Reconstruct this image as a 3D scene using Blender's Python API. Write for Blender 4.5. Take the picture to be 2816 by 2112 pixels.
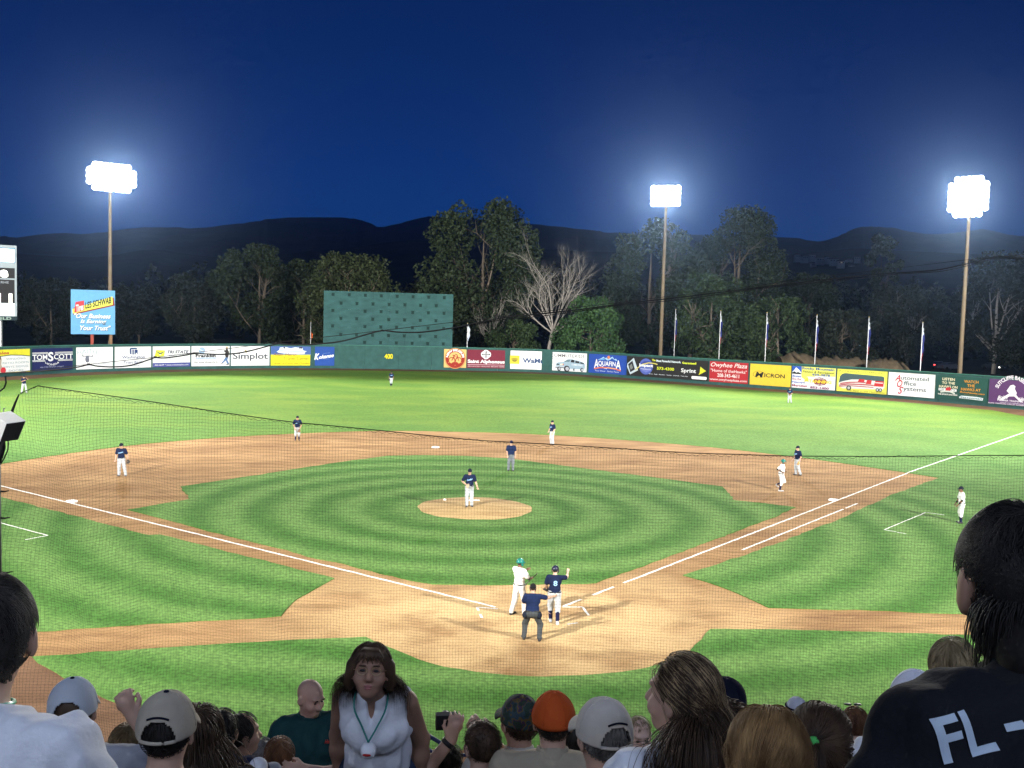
import bpy, bmesh, math, random
import numpy as np
from mathutils import Vector, Matrix
random.seed(7); RNG = np.random.default_rng(7)
for o in list(bpy.data.objects): bpy.data.objects.remove(o)
SC = bpy.context.scene
COL = SC.collection
R = math.radians
# ---------------------------------------------------------------- camera
CAM = np.array([-5.6475, -31.4433, 9.7028]); YAW, PIT, ROL, FPX = 0.1477, -0.0736, 0.0278, 2843.1
_f = np.array([math.sin(YAW)*math.cos(PIT), math.cos(YAW)*math.cos(PIT), math.sin(PIT)])
_r0 = np.array([math.cos(YAW), -math.sin(YAW), 0.]); _u0 = np.cross(_r0, _f)
_r = _r0*math.cos(ROL)+_u0*math.sin(ROL); _u = -_r0*math.sin(ROL)+_u0*math.cos(ROL)
cd = bpy.data.cameras.new('camera'); cam = bpy.data.objects.new('camera', cd); COL.objects.link(cam)
cd.sensor_width = 36; cd.lens = 36*FPX/2816; cd.clip_end = 20000; cd.clip_start = .05
cam.matrix_world = Matrix(((_r[0], _u[0], -_f[0], CAM[0]), (_r[1], _u[1], -_f[1], CAM[1]), (_r[2], _u[2], -_f[2], CAM[2]), (0, 0, 0, 1)))
SC.camera = cam
# ---------------------------------------------------------------- dusk sky: the sun has set behind the stands
W = bpy.data.worlds.new('World'); SC.world = W; W.use_nodes = True
wn = W.node_tree; wn.nodes.clear()
sky = wn.nodes.new('ShaderNodeTexSky'); sky.sky_type = 'NISHITA'; sky.sun_disc = False
sky.sun_elevation = R(2.0); sky.sun_rotation = R(180); sky.altitude = 800
sky.air_density = .4; sky.dust_density = 0; sky.ozone_density = 4.0
tint = wn.nodes.new('ShaderNodeMixRGB'); tint.blend_type = 'MULTIPLY'; tint.inputs[0].default_value = 1
tint.inputs[2].default_value = (.50, .58, .86, 1)       # camera white balance set for the floodlights
bg = wn.nodes.new('ShaderNodeBackground'); bg.inputs[1].default_value = .058
wo = wn.nodes.new('ShaderNodeOutputWorld')
wn.links.new(sky.outputs[0], tint.inputs[1]); wn.links.new(tint.outputs[0], bg.inputs[0]); wn.links.new(bg.outputs[0], wo.inputs[0])
SC.view_settings.view_transform = 'Standard'; SC.view_settings.look = 'None'
SC.view_settings.exposure = 0; SC.view_settings.gamma = 1; SC.view_settings.use_curve_mapping = False
SC.cycles.use_denoising = True; SC.cycles.use_adaptive_sampling = True; SC.cycles.adaptive_threshold = .02; SC.cycles.adaptive_min_samples = 16; SC.cycles.max_bounces = 4; SC.cycles.diffuse_bounces = 2; SC.cycles.glossy_bounces = 2
SC.cycles.transparent_max_bounces = 8; SC.cycles.volume_bounces = 0; SC.cycles.caustics_reflective = False; SC.cycles.caustics_refractive = False
SC.cycles.sample_clamp_indirect = 4

# ---------------------------------------------------------------- helpers
D = 1.27306
def ray(dx, dy):                       # direction through a point of the 2212 x 1659 picture
    return _f + _r*(dx*D-1408)/FPX - _u*(dy*D-1056)/FPX
def gp(dx, dy, z=0.):                  # that point on a level plane
    d = ray(dx, dy); t = (z-CAM[2])/d[2]; return CAM+t*d
def at(dx, dy, depth): return CAM+ray(dx, dy)*depth
def vplane(dx, dy, p, n):              # that point on an upright plane through p
    d = ray(dx, dy); t = np.dot(np.array(p)-CAM, n)/np.dot(d, n); return CAM+t*d
MATS = {}
def mat(name, col, rough=.8, var=0., scale=3., bump=0., bscale=40., spec=.3, metal=0., emit=None, estr=1., col2=None, stretch=None, trans=0.):
    if name in MATS: return MATS[name]
    m = bpy.data.materials.new(name); m.use_nodes = True; n = m.node_tree.nodes; l = m.node_tree.links
    b = n['Principled BSDF']; b.inputs['Roughness'].default_value = rough; b.inputs['Metallic'].default_value = metal
    b.inputs['Specular IOR Level'].default_value = spec
    c = (*col, 1); b.inputs['Base Color'].default_value = c; m.diffuse_color = c
    if var or bump:
        tc = n.new('ShaderNodeTexCoord'); src = tc.outputs['Object']
        if stretch:
            mp = n.new('ShaderNodeMapping'); mp.inputs['Scale'].default_value = stretch; l.new(src, mp.inputs[0]); src = mp.outputs[0]
    if var:
        nz = n.new('ShaderNodeTexNoise'); nz.inputs['Scale'].default_value = scale; nz.inputs['Detail'].default_value = 6; l.new(src, nz.inputs['Vector'])
        rp = n.new('ShaderNodeMapRange'); rp.inputs[1].default_value = .3; rp.inputs[2].default_value = .7; l.new(nz.outputs[0], rp.inputs[0])
        mx = n.new('ShaderNodeMixRGB'); l.new(rp.outputs[0], mx.inputs[0])
        c2 = col2 or tuple(x*(1-var) for x in col); mx.inputs[1].default_value = (*c2, 1)
        mx.inputs[2].default_value = c if col2 else (*[min(1, x*(1+var)) for x in col], 1); l.new(mx.outputs[0], b.inputs['Base Color'])
    if bump:
        nb = n.new('ShaderNodeTexNoise'); nb.inputs['Scale'].default_value = bscale; nb.inputs['Detail'].default_value = 4; l.new(src, nb.inputs['Vector'])
        bp = n.new('ShaderNodeBump'); bp.inputs['Strength'].default_value = bump; bp.inputs['Distance'].default_value = .02; l.new(nb.outputs[0], bp.inputs['Height']); l.new(bp.outputs[0], b.inputs['Normal'])
    if emit:
        b.inputs['Emission Color'].default_value = (*emit, 1); b.inputs['Emission Strength'].default_value = estr
    if trans: b.inputs['Subsurface Weight'].default_value = trans
    MATS[name] = m; return m
def link(o, parent=None):
    COL.objects.link(o)
    if parent is not None: o.parent = parent
    return o
def obj(name, v, f, m, parent=None, smooth=False):
    me = bpy.data.meshes.new(name)
    if isinstance(v, np.ndarray): v = v.tolist()
    if isinstance(f, np.ndarray): f = f.tolist()
    me.from_pydata(v, [], f)
    ms = m if isinstance(m, (list, tuple)) else [m]
    for x in ms: me.materials.append(x)
    if smooth: me.polygons.foreach_set('use_smooth', [True]*len(me.polygons))
    me.update()
    return link(bpy.data.objects.new(name, me), parent)
def tag(o, label=None, cat=None, group=None, kind=None):
    if label: o['label'] = label
    if cat: o['category'] = cat
    if group: o['group'] = group
    if kind: o['kind'] = kind
    return o
def thing(name, label, cat, loc=(0, 0, 0), rz=0, group=None):
    o = bpy.data.objects.new(name, None); COL.objects.link(o); o.empty_display_size = .2
    o.location = [float(x) for x in loc]; o.rotation_euler = (0, 0, rz); return tag(o, label, cat, group)
class MB:                                # collects simple shapes into ONE mesh
    def __init__(s): s.v = []; s.f = []
    def add(s, v, f):
        k = len(s.v); s.v += [tuple(map(float, p)) for p in v]; s.f += [tuple(i+k for i in q) for q in f]; return s
    def box(s, c, d, rz=0.):
        c = np.array(c, float); x, y, z = [q/2 for q in d]; co, si = math.cos(rz), math.sin(rz)
        v = [(c[0]+a*x*co-b*y*si, c[1]+a*x*si+b*y*co, c[2]+e*z) for e in (-1, 1) for a, b in ((-1, -1), (1, -1), (1, 1), (-1, 1))]
        return s.add(v, [(3, 2, 1, 0), (4, 5, 6, 7), (0, 1, 5, 4), (1, 2, 6, 5), (2, 3, 7, 6), (3, 0, 4, 7)])
    def tube(s, pts, rad, n=8, caps=True):
        pts = [np.array(p, float) for p in pts]; rad = list(rad) if hasattr(rad, '__len__') else [rad]*len(pts)
        v = []; f = []; ref = None
        for i, p in enumerate(pts):
            t = pts[min(i+1, len(pts)-1)]-pts[max(i-1, 0)]; t = t/(np.linalg.norm(t)+1e-9)
            if ref is None or abs(np.dot(ref, t)) > .95: ref = np.array([1., 0, 0]) if abs(t[0]) < .8 else np.array([0, 1., 0])
            a = np.cross(t, ref); a /= np.linalg.norm(a); b = np.cross(t, a); ref = -np.cross(t, a) if False else ref
            for k in range(n):
                q = 2*math.pi*k/n; v.append(p+rad[i]*(a*math.cos(q)+b*math.sin(q)))
        for i in range(len(pts)-1):
            for k in range(n):
                f.append((i*n+k, i*n+(k+1) % n, (i+1)*n+(k+1) % n, (i+1)*n+k))
        if caps: f += [tuple(range(n))[::-1], tuple((len(pts)-1)*n+k for k in range(n))]
        return s.add(v, f)
    def lathe(s, prof, c=(0, 0, 0), n=16, M=None):
        v = []; f = []
        for r_, z_ in prof:
            for k in range(n):
                q = 2*math.pi*k/n; p = np.array([r_*math.cos(q), r_*math.sin(q), z_])
                if M is not None: p = M@p
                v.append(p+np.array(c))
        for i in range(len(prof)-1):
            for k in range(n): f.append((i*n+k, i*n+(k+1) % n, (i+1)*n+(k+1) % n, (i+1)*n+k))
        f += [tuple(range(n))[::-1], tuple((len(prof)-1)*n+k for k in range(n))]
        return s.add(v, f)
    def build(s, name, m, parent=None, smooth=False): return obj(name, s.v, s.f, m, parent, smooth)
def tri_poly(pts):                       # triangulate a simple outline
    from mathutils.geometry import tessellate_polygon
    return [tuple(t) for t in tessellate_polygon([[Vector((p[0], p[1], 0)) for p in pts]])]
def prism(name, pts, z0, z1, m, parent=None):
    n = len(pts); a = sum(pts[i][0]*pts[(i+1) % n][1]-pts[(i+1) % n][0]*pts[i][1] for i in range(n))
    if a < 0: pts = pts[::-1]
    v = [(p[0], p[1], z1) for p in pts]+[(p[0], p[1], z0) for p in pts]
    t = tri_poly(pts); f = []
    for q in t:
        x = [pts[i] for i in q]; cr = (x[1][0]-x[0][0])*(x[2][1]-x[0][1])-(x[2][0]-x[0][0])*(x[1][1]-x[0][1])
        f.append(q if cr > 0 else q[::-1])
    f += [(i+n, (i+1) % n+n, (i+1) % n, i) for i in range(n)]
    return obj(name, v, f, m, parent)
def smooth_line(p, k=6):                 # Catmull-Rom through points
    p = [np.array(q, float) for q in p]; o = []
    for i in range(len(p)-1):
        a, b, c, d = p[max(i-1, 0)], p[i], p[i+1], p[min(i+2, len(p)-1)]
        for j in range(k):
            t = j/k; o.append(.5*((2*b)+(c-a)*t+(2*a-5*b+4*c-d)*t*t+(3*b-a-3*c+d)*t**3))
    return o+[p[-1]]
# ================================================================ FLOODLIGHT TOWERS
M_POLE = mat('weathered_wood_pole', (.19, .145, .095), .85, var=.3, scale=2, stretch=(6, 6, .4))
M_STEEL = mat('galvanised_steel', (.32, .33, .34), .5, var=.15, scale=4, metal=.6)
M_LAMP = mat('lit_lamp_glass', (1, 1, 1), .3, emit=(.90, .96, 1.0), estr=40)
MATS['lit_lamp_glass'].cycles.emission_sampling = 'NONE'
def tower(base, top_z, label, aim, power, cols, rows, sx, sz, rnd=3.2, cone=78, radius=.35, blend=.6, light_col=(1, .97, .9)):
    base = np.array([base[0], base[1], 0.]); t = thing('floodlight_tower', label, 'light tower', base, 0, 'stadium floodlight towers')
    d = np.array(aim, float)-base; yaw = math.atan2(d[1], d[0])-math.pi/2    # local +Y faces the field
    t.rotation_euler[2] = yaw
    H_ = top_z
    MB().tube([(0, 0, -.5), (0, 0, H_*.5), (0, 0, H_+rows*sz*.5)], [.30, .25, .18], 12).build('pole', M_POLE, t, True)
    pit = math.atan2(H_, math.hypot(d[0], d[1]))*.8
    lamps = MATS['lit_lamp_glass']
    hm = MB().lathe([(.10, -.42), (.20, -.30), (.36, -.06), (.38, .0)], (0, 0, 0), 14, M=np.array(Matrix.Rotation(-math.pi/2-pit, 3, 'X')))
    hme = None; lme = None
    for j in range(rows):
        z_ = H_+(j-(rows-1)/2)*sz
        keep = [i for i in range(cols) if abs((i-(cols-1)/2)/(cols/2))**rnd+abs((j-(rows-1)/2)/(rows/2))**rnd < 1.02]
        w_ = (2*max(abs(i-(cols-1)/2) for i in keep)+1)*sx
        MB().box((0, .18, z_-.18), (w_+.1, .12, .12)).build('crossarm', M_STEEL, t)
        for i in keep:
            x_ = (i-(cols-1)/2)*sx
            if hme is None:
                ho = hm.build('lamp_housing', M_STEEL, t, True); hme = ho.data
                disc = MB().lathe([(.001, .13), (.2, .11), (.34, .05), (.42, .012)], (0, 0, 0), 14, M=np.array(Matrix.Rotation(-math.pi/2-pit, 3, 'X')))  # glass wider than its housing: lamp bloom put into the shape
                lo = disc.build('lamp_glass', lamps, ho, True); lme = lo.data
            else:
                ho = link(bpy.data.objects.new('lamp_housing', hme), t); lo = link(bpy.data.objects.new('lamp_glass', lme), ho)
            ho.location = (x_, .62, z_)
    ld = bpy.data.lights.new('floodlight_beam', 'SPOT'); ld.energy = power; ld.spot_size = R(cone); ld.spot_blend = blend; ld.shadow_soft_size = radius; ld.color = light_col
    lo = bpy.data.objects.new('floodlight_beam', ld); COL.objects.link(lo)
    src = base+np.array([-math.sin(yaw)*1.3, math.cos(yaw)*1.3, H_])
    lo.location = src; dd = Vector(np.array([aim[0], aim[1], aim[2] if len(aim) > 2 else 0.])-src); lo.rotation_euler = dd.to_track_quat('-Z', 'Y').to_euler()
    return t
# the three that stand behind the outfield wall
def tower_at(xb, yb, xt, yt, depth, **k):
    b = at(xb, yb, depth); d = ray(xt, yt); s = math.hypot(b[0]-CAM[0], b[1]-CAM[1])/math.hypot(d[0], d[1]); top = CAM+d*s
    return tower((b[0], b[1]), top[2], **k)
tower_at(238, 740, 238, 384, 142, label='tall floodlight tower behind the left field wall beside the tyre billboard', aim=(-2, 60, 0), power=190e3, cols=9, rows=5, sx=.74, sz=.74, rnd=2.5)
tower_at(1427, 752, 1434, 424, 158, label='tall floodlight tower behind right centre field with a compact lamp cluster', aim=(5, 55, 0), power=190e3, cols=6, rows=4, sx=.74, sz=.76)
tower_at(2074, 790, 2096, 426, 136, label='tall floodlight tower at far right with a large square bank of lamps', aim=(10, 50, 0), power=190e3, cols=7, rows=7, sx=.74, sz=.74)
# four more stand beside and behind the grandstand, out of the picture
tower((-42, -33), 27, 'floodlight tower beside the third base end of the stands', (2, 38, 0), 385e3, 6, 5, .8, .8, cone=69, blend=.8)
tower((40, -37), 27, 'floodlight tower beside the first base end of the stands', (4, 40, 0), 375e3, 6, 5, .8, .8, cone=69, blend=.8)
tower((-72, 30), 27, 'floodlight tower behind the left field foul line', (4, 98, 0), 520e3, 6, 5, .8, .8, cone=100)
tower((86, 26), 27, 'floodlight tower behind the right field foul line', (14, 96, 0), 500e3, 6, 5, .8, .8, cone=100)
# ================================================================ THE FIELD
def field_mat(name, kind):
    m = bpy.data.materials.new(name); m.use_nodes = True; n = m.node_tree.nodes; l = m.node_tree.links
    b = n['Principled BSDF']; b.inputs['Roughness'].default_value = .95; b.inputs['Specular IOR Level'].default_value = .1
    geo = n.new('ShaderNodeNewGeometry'); P = geo.outputs['Position']
    def noise(sc, det=5, st=None):
        z = n.new('ShaderNodeTexNoise'); z.inputs['Scale'].default_value = sc; z.inputs['Detail'].default_value = det
        if st:
            mp = n.new('ShaderNodeMapping'); mp.inputs['Scale'].default_value = st; l.new(P, mp.inputs[0]); l.new(mp.outputs[0], z.inputs['Vector'])
        else: l.new(P, z.inputs['Vector'])
        return z.outputs[0]
    def mapr(x, a, b_, c, d):
        z = n.new('ShaderNodeMapRange'); l.new(x, z.inputs[0])
        for i, q in enumerate((a, b_, c, d)): z.inputs[i+1].default_value = q
        return z.outputs[0]
    def math_(op, x, y):
        z = n.new('ShaderNodeMath'); z.operation = op
        for i, q in enumerate((x, y)):
            if isinstance(q, (int, float)): z.inputs[i].default_value = q
            elif q is not None: l.new(q, z.inputs[i])
        return z.outputs[0]
    def mix(fac, c1, c2):
        z = n.new('ShaderNodeMixRGB'); l.new(fac, z.inputs[0])
        for i, q in ((1, c1), (2, c2)):
            if isinstance(q, tuple): z.inputs[i].default_value = (*q, 1)
            else: l.new(q, z.inputs[i])
        return z.outputs[0]
    if kind == 'grass':
        # concentric mowing bands round the mound
        sub = n.new('ShaderNodeVectorMath'); sub.operation = 'DISTANCE'; l.new(P, sub.inputs[0]); sub.inputs[1].default_value = (0, 17.2, 0)
        wob = math_('MULTIPLY', noise(.25, 2), .5)
        ph = math_('MULTIPLY', math_('ADD', sub.outputs['Value'], wob), 2*math.pi/2.75)
        sn = mapr(math_('SINE', ph, None), -.9, .9, .1, .9)
        near = mapr(sub.outputs['Value'], 24, 30, 1, 0)
        # broad straight mowing passes in the outfield
        sep = n.new('ShaderNodeSeparateXYZ'); l.new(P, sep.inputs[0])
        dg = math_('ADD', math_('MULTIPLY', sep.outputs[0], .8), math_('MULTIPLY', sep.outputs[1], .35))
        s2 = mapr(math_('SINE', math_('MULTIPLY', dg, .75), None), -1, 1, .35, .65)
        zz = n.new('ShaderNodeMixRGB'); l.new(near, zz.inputs[0]); l.new(s2, zz.inputs[1]); l.new(sn, zz.inputs[2])
        band = mapr(noise(.8, 5), .3, .7, -.20, .20)
        fac = math_('ADD', zz.outputs[0], band)
        c = mix(fac, (.050, .142, .024), (.122, .236, .062))
        # outfield: yellowish floodlight brightness put into the grass colour, with dry patches
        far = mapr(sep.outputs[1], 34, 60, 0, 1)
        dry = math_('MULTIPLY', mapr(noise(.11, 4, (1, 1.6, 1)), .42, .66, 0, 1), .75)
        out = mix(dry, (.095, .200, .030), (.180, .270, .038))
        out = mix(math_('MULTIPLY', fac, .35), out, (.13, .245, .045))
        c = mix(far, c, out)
        fine = mapr(noise(9, 4, (1, .6, 1)), .3, .72, .68, 1.3)
        mm = n.new('ShaderNodeMixRGB'); mm.blend_type = 'MULTIPLY'; mm.inputs[0].default_value = 1; l.new(c, mm.inputs[1]); l.new(fine, mm.inputs[2])
        l.new(mm.outputs[0], b.inputs['Base Color'])
        bp = n.new('ShaderNodeBump'); bp.inputs['Strength'].default_value = .5; bp.inputs['Distance'].default_value = .03; l.new(noise(22, 3), bp.inputs['Height']); l.new(bp.outputs[0], b.inputs['Normal'])
    else:
        base, light, dark = {'dirt': ((.265, .152, .068), (.40, .248, .118), (.180, .098, .045)), 'mound': ((.46, .32, .15), (.56, .40, .20), (.33, .20, .09)),
                             'track': ((.14, .080, .048), (.18, .105, .062), (.10, .055, .032))}[kind]
        c = mix(mapr(noise(.22, 5, (1, 1.5, 1)), .38, .68, 0, 1), base, light)
        c = mix(mapr(noise(.5, 5, (.6, 2.2, 1)), .47, .72, 0, .85), c, dark)
        c = mix(mapr(noise(1.6, 6, (.35, 2.4, 1)), .52, .74, 0, .55), c, dark)
        c = mix(mapr(noise(2.2, 6, (.5, 2.0, 1)), .56, .72, 0, .5), c, light)
        if kind == 'dirt':               # paler, raked-dry clay round the plate
            sub = n.new('ShaderNodeVectorMath'); sub.operation = 'DISTANCE'; l.new(P, sub.inputs[0]); sub.inputs[1].default_value = (-.5, 0, 0)
            hf = math_('MULTIPLY', mapr(sub.outputs['Value'], 3.0, 9.5, 1, 0), mapr(noise(.42, 6), .36, .56, .12, .95))
            c = mix(hf, c, (.57, .405, .205))
        fine = mapr(noise(14, 4), .3, .7, .82, 1.15)
        mm = n.new('ShaderNodeMixRGB'); mm.blend_type = 'MULTIPLY'; mm.inputs[0].default_value = 1; l.new(c, mm.inputs[1]); l.new(fine, mm.inputs[2])
        l.new(mm.outputs[0], b.inputs['Base Color'])
        bp = n.new('ShaderNodeBump'); bp.inputs['Strength'].default_value = .45; bp.inputs['Distance'].default_value = .02; l.new(noise(18, 4), bp.inputs['Height']); l.new(bp.outputs[0], b.inputs['Normal'])
    return m
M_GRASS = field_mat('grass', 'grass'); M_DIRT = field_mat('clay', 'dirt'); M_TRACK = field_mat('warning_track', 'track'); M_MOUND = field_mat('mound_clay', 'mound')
M_LINE = mat('chalk', (.82, .82, .80), .9, var=.10, scale=6)
def g2(pts): return [gp(x, y)[:2] for x, y in pts]
def rag(pts, step=.45, amp=.035):           # uneven cut edge
    rg = np.random.default_rng(len(pts)); o = []
    for i, p in enumerate(pts):
        a = np.array(p, float); b = np.array(pts[(i+1) % len(pts)], float); L_ = np.linalg.norm(b-a); n_ = max(1, int(L_/step)) if np.linalg.norm(a) < 70 else 1; t = (b-a)/(L_+1e-9); nn = np.array([-t[1], t[0]])
        for k in range(n_): o.append(tuple(a+(b-a)*k/n_+(nn*rg.normal()*amp if k else 0)))
    return o
tag(obj('ground', [(-9000, -3000, -.004), (9000, -3000, -.004), (9000, 9000, -.004), (-9000, 9000, -.004)], [(0, 1, 2, 3)], mat('night_ground', (.035, .036, .026), .95, var=.4, scale=.05)), kind='structure')
# wall foot in plan
WALL = [(-62, 62), (-56, 78), (-51.5, 88)]+[tuple(gp(x, y)[:2]) for x, y in ((0, 815), (150, 806), (400, 798), (600, 795.5), (722, 796), (840, 797.5), (960, 799.5), (1200, 806), (1500, 828), (1800, 850.5), (2000, 866.5), (2212, 885.5))]+[(73, 64), (76, 55), (76, 40)]
WALL_S = [p[:2] for p in smooth_line([(*p, 0) for p in WALL], 8)]
prism('warning_track', WALL_S+[(76, -14), (40, -26), (10, -24), (-20, -24), (-45, -18), (-64, 30)], -.3, .004, M_TRACK)['kind'] = 'structure'
# skinned infield, base paths and home circle in one clay sheet
prism('infield_clay', [(-58, 26), (-30, 60), (0, 66), (30, 60), (60, 26), (30, -7), (-10.5, -7), tuple(gp(90, 1425)[:2]), tuple(gp(66, 1419)[:2]), tuple(gp(-60, 1376)[:2]), (-30, 4)], -.3, .008, M_DIRT)['kind'] = 'structure'
GZ = .034
arc = [(0, 1003), (150, 979.5), (300, 960.7), (425, 949.5), (553, 941), (737, 933), (875, 931), (1100, 936), (1275, 945.5), (1425, 956.7), (1525, 965.5), (1650, 979), (1809, 999.5), (1959, 1022), (2029, 1033)]
arc_w = [p[:2] for p in smooth_line([(*gp(x, y)[:2], 0) for x, y in arc], 4)]
# inner rim of the warning track, a little inside the wall
def inset(line, d):
    o = []
    for i, p in enumerate(line):
        a = np.array(line[max(i-1, 0)]); b = np.array(line[min(i+1, len(line)-1)]); t = (b-a)/np.linalg.norm(b-a); o.append((p[0]+t[1]*d, p[1]-t[0]*d))
    return o
rim = inset(WALL_S, 4.6)
k0 = max(range(len(rim)), key=lambda i: -abs(rim[i][1]-86)-(1000 if rim[i][0] > 0 else 0))
k1 = max(range(len(rim)), key=lambda i: -abs(rim[i][1]-72)-(1000 if rim[i][0] < 0 else 0))
right_edge = [(2029, 1033), (1934, 1067), (1814, 1122), (1640, 1190), (1475, 1244), (1576, 1277), (1660, 1314), (1773, 1317.5), (1888, 1320), (2069, 1327), (2230, 1333)]
outer = rim[k0:k1+1]+[(62, 64), (57.5, 52), (52, 30), (44, 8)]+[tuple(p[:2]) for p in ([*[(*p, 0) for p in g2(right_edge[:4])]]+smooth_line([(*p, 0) for p in g2([(1475, 1244), (1525, 1258), (1576, 1276), (1622, 1296), (1660, 1314)])], 4)+[(*p, 0) for p in g2(right_edge[7:])])[::-1]]+[tuple(p) for p in arc_w[::-1][1:]]+[(-33.5, 28.5), (-40, 22), (-52, 40), (-55, 62)]
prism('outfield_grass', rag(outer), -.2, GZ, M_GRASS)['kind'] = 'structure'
left_grass = [(0, 1074.6), (99, 1099.5), (199, 1125.6), (312, 1155.5), (322, 1157), (346, 1156), (372, 1162), (422, 1175.3), (550, 1207.6), (722, 1250.5), (666, 1282), (638, 1298), (619, 1317), (607, 1332), (553, 1337), (471, 1341), (250, 1354), (75, 1365.5), (-60, 1374)]
prism('foul_grass', rag([tuple(p) for p in g2(left_grass[:9])]+[tuple(p[:2]) for p in smooth_line([(*p, 0) for p in g2(left_grass[9:14])], 5)]+[tuple(p) for p in g2(left_grass[14:])]+[(-24, 2), (-37, 18)]), -.2, GZ, M_GRASS)['kind'] = 'structure'
back_grass = [(70, 1420.5), (250, 1409), (400, 1398), (600, 1386), (790, 1377.5), (850, 1404), (905, 1427), (960, 1443), (1030, 1454), (1100, 1461), (1180, 1464), (1260, 1461), (1340, 1454), (1400, 1444), (1450, 1430), (1490, 1408), (1516, 1383), (1535, 1360.5), (1700, 1362), (1900, 1367), (2069, 1372.5), (2240, 1378)]
lower = [(2400, 1640), (1900, 1640), (1500, 1632), (1200, 1625), (957, 1619), (820, 1617), (650, 1610), (480, 1590), (308, 1542), (220, 1507), (140, 1467)]
prism('backstop_grass', rag([tuple(p) for p in g2(back_grass)]+[(24, -3)]+[tuple(p) for p in g2(lower)]), -.2, GZ, M_GRASS)['kind'] = 'structure'
inner = [(276, 1102), (550, 1173), (700, 1211), (846, 1245), (890, 1256), (934, 1263), (1025, 1265), (1150, 1264), (1287, 1260.5), (1330, 1245), (1500, 1183), (1664, 1121), (1719, 1097), (1652, 1088), (1586, 1081.5), (1561, 1052), (1420, 1033), (1275, 1014.5), (1180, 1002), (1100, 991.5), (1000, 985.5), (912, 984), (837, 985.5), (750, 997), (650, 1012), (550, 1028), (470, 1040), (390, 1052), (410, 1079)]
INF = [tuple(p) for p in g2(inner)]
prism('infield_grass', rag(INF), -.2, GZ, M_GRASS)['kind'] = 'structure'
# pitcher's mound: a shallow cone of clay with a ragged rim
mv = []; mf = []; NR = 96; prof = [(2.78, GZ-.01), (2.72, GZ+.012), (2.1, .10), (1.4, .185), (.75, .25), (.3, .255), (0.01, .255)]
for i, (r_, z_) in enumerate(prof):
    for k in range(NR):
        q = 2*math.pi*k/NR; rr = r_*(1+(.012*math.sin(5*q+1)+.010*math.sin(13*q) if i < 2 else 0)); mv.append((rr*math.cos(q), 17.55+rr*math.sin(q), z_))
for i in range(len(prof)-1):
    for k in range(NR): mf.append((i*NR+k, i*NR+(k+1) % NR, (i+1)*NR+(k+1) % NR, (i+1)*NR+k))
mound = tag(obj('pitchers_mound', mv, mf, M_MOUND, smooth=True), kind='structure')
pr = MB().box((0, 18.3, .27), (.61, .15, .03)).build('pitching_rubber', M_LINE); tag(pr, 'white rubber slab on top of the pitching mound behind the pitcher', 'rubber slab')
# chalk lines, slightly uneven in width
def chalk(a, b, w, z=.012, wob=.012, name='foul_line', breaks=()):
    a = np.array(a[:2], float); b = np.array(b[:2], float); L_ = np.linalg.norm(b-a); t = (b-a)/L_; nn = np.array([-t[1], t[0]]); N = max(2, int(L_/.35)); v = []; f = []
    for i in range(N+1):
        p = a+t*L_*i/N; w1 = w/2*(1+random.uniform(-1, 1)*.22); w2 = w/2*(1+random.uniform(-1, 1)*.22); o_ = random.uniform(-wob, wob)
        v += [(*(p+nn*(w1+o_)), z), (*(p-nn*(w2-o_)), z)]
        if i and not any(x0 < i/N < x1 for x0, x1 in breaks): f.append((2*i-2, 2*i-1, 2*i+1, 2*i))
    return tag(obj(name, v, f, M_LINE), kind='structure')
H = gp(1157, 1331)
l3 = [gp(1070, 1312), gp(0, 1049.5)]; d3 = (l3[1]-l3[0])/np.linalg.norm(l3[1]-l3[0])
chalk(l3[0], l3[1]+d3*6, .125, .012)
chalk(l3[1]+d3*14, l3[1]+d3*58, .10, GZ+.006)
a1, b1 = gp(1218, 1310), gp(1960, 1022.5); e1 = gp(2212, 935)
chalk(a1, b1, .11, .012, breaks=((.03, .05), (.09, .10)))
chalk(b1, e1+(e1-b1)*.42, .105, GZ+.006)
chalk(gp(1603, 1188.5), gp(1852, 1088), .10, .012, name='runner_lane_line', breaks=((.86, .9),))
for pts in (((1910, 1146), (2000, 1108.5)), ((2000, 1108.5), (2040, 1114)), ((1910, 1146), (1958, 1155))): chalk(gp(*pts[0]), gp(*pts[1]), .06, GZ+.006, name='coach_box_line')
for pts in (((-60, 1115), (103, 1158.7)), ((103, 1158.7), (54, 1168))): chalk(gp(*pts[0]), gp(*pts[1]), .07, GZ+.006, name='coach_box_line')
for pts in (((1030, 1312), (1041, 1335)), ((1030, 1312), (1075, 1316)), ((1259, 1312), (1272, 1330)), ((1215, 1312), (1259, 1312)), ((1225, 1349), (1248, 1346))): chalk(gp(*pts[0]), gp(*pts[1]), .08, .012, name='batter_box_line', breaks=((.2, .3), (.6, .7)))
# bags and plate
M_BAG = mat('bag_canvas', (.80, .80, .77), .8, var=.08, scale=8)
def bag(p, rz, label):
    v = []; s = .19
    for z_, q in ((0, 1.0), (.05, 1.03), (.085, .93)):
        v += [(a*s*q, b*s*q, z_) for a, b in ((-1, -1), (1, -1), (1, 1), (-1, 1))]
    f = [(8, 9, 10, 11)]+[(4*i+k, 4*i+(k+1) % 4, 4*i+4+(k+1) % 4, 4*i+4+k) for i in range(2) for k in range(4)]
    o = obj('base_bag', v, f, M_BAG); o.location = (p[0], p[1], .01); o.rotation_euler[2] = rz; tag(o, label, 'base', 'white base bags')
bag(gp(941, 967.5), R(45), 'white base bag in mid infield behind the mound, middle of the three')
bag(gp(1800, 1081.5), R(45), 'white base bag on the right foul line')
bag(gp(155, 1085), R(45), 'white base bag beside the left foul line')
hp = [(0, 0), (.216, .216), (.216, .432), (-.216, .432), (-.216, .216)]
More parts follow.
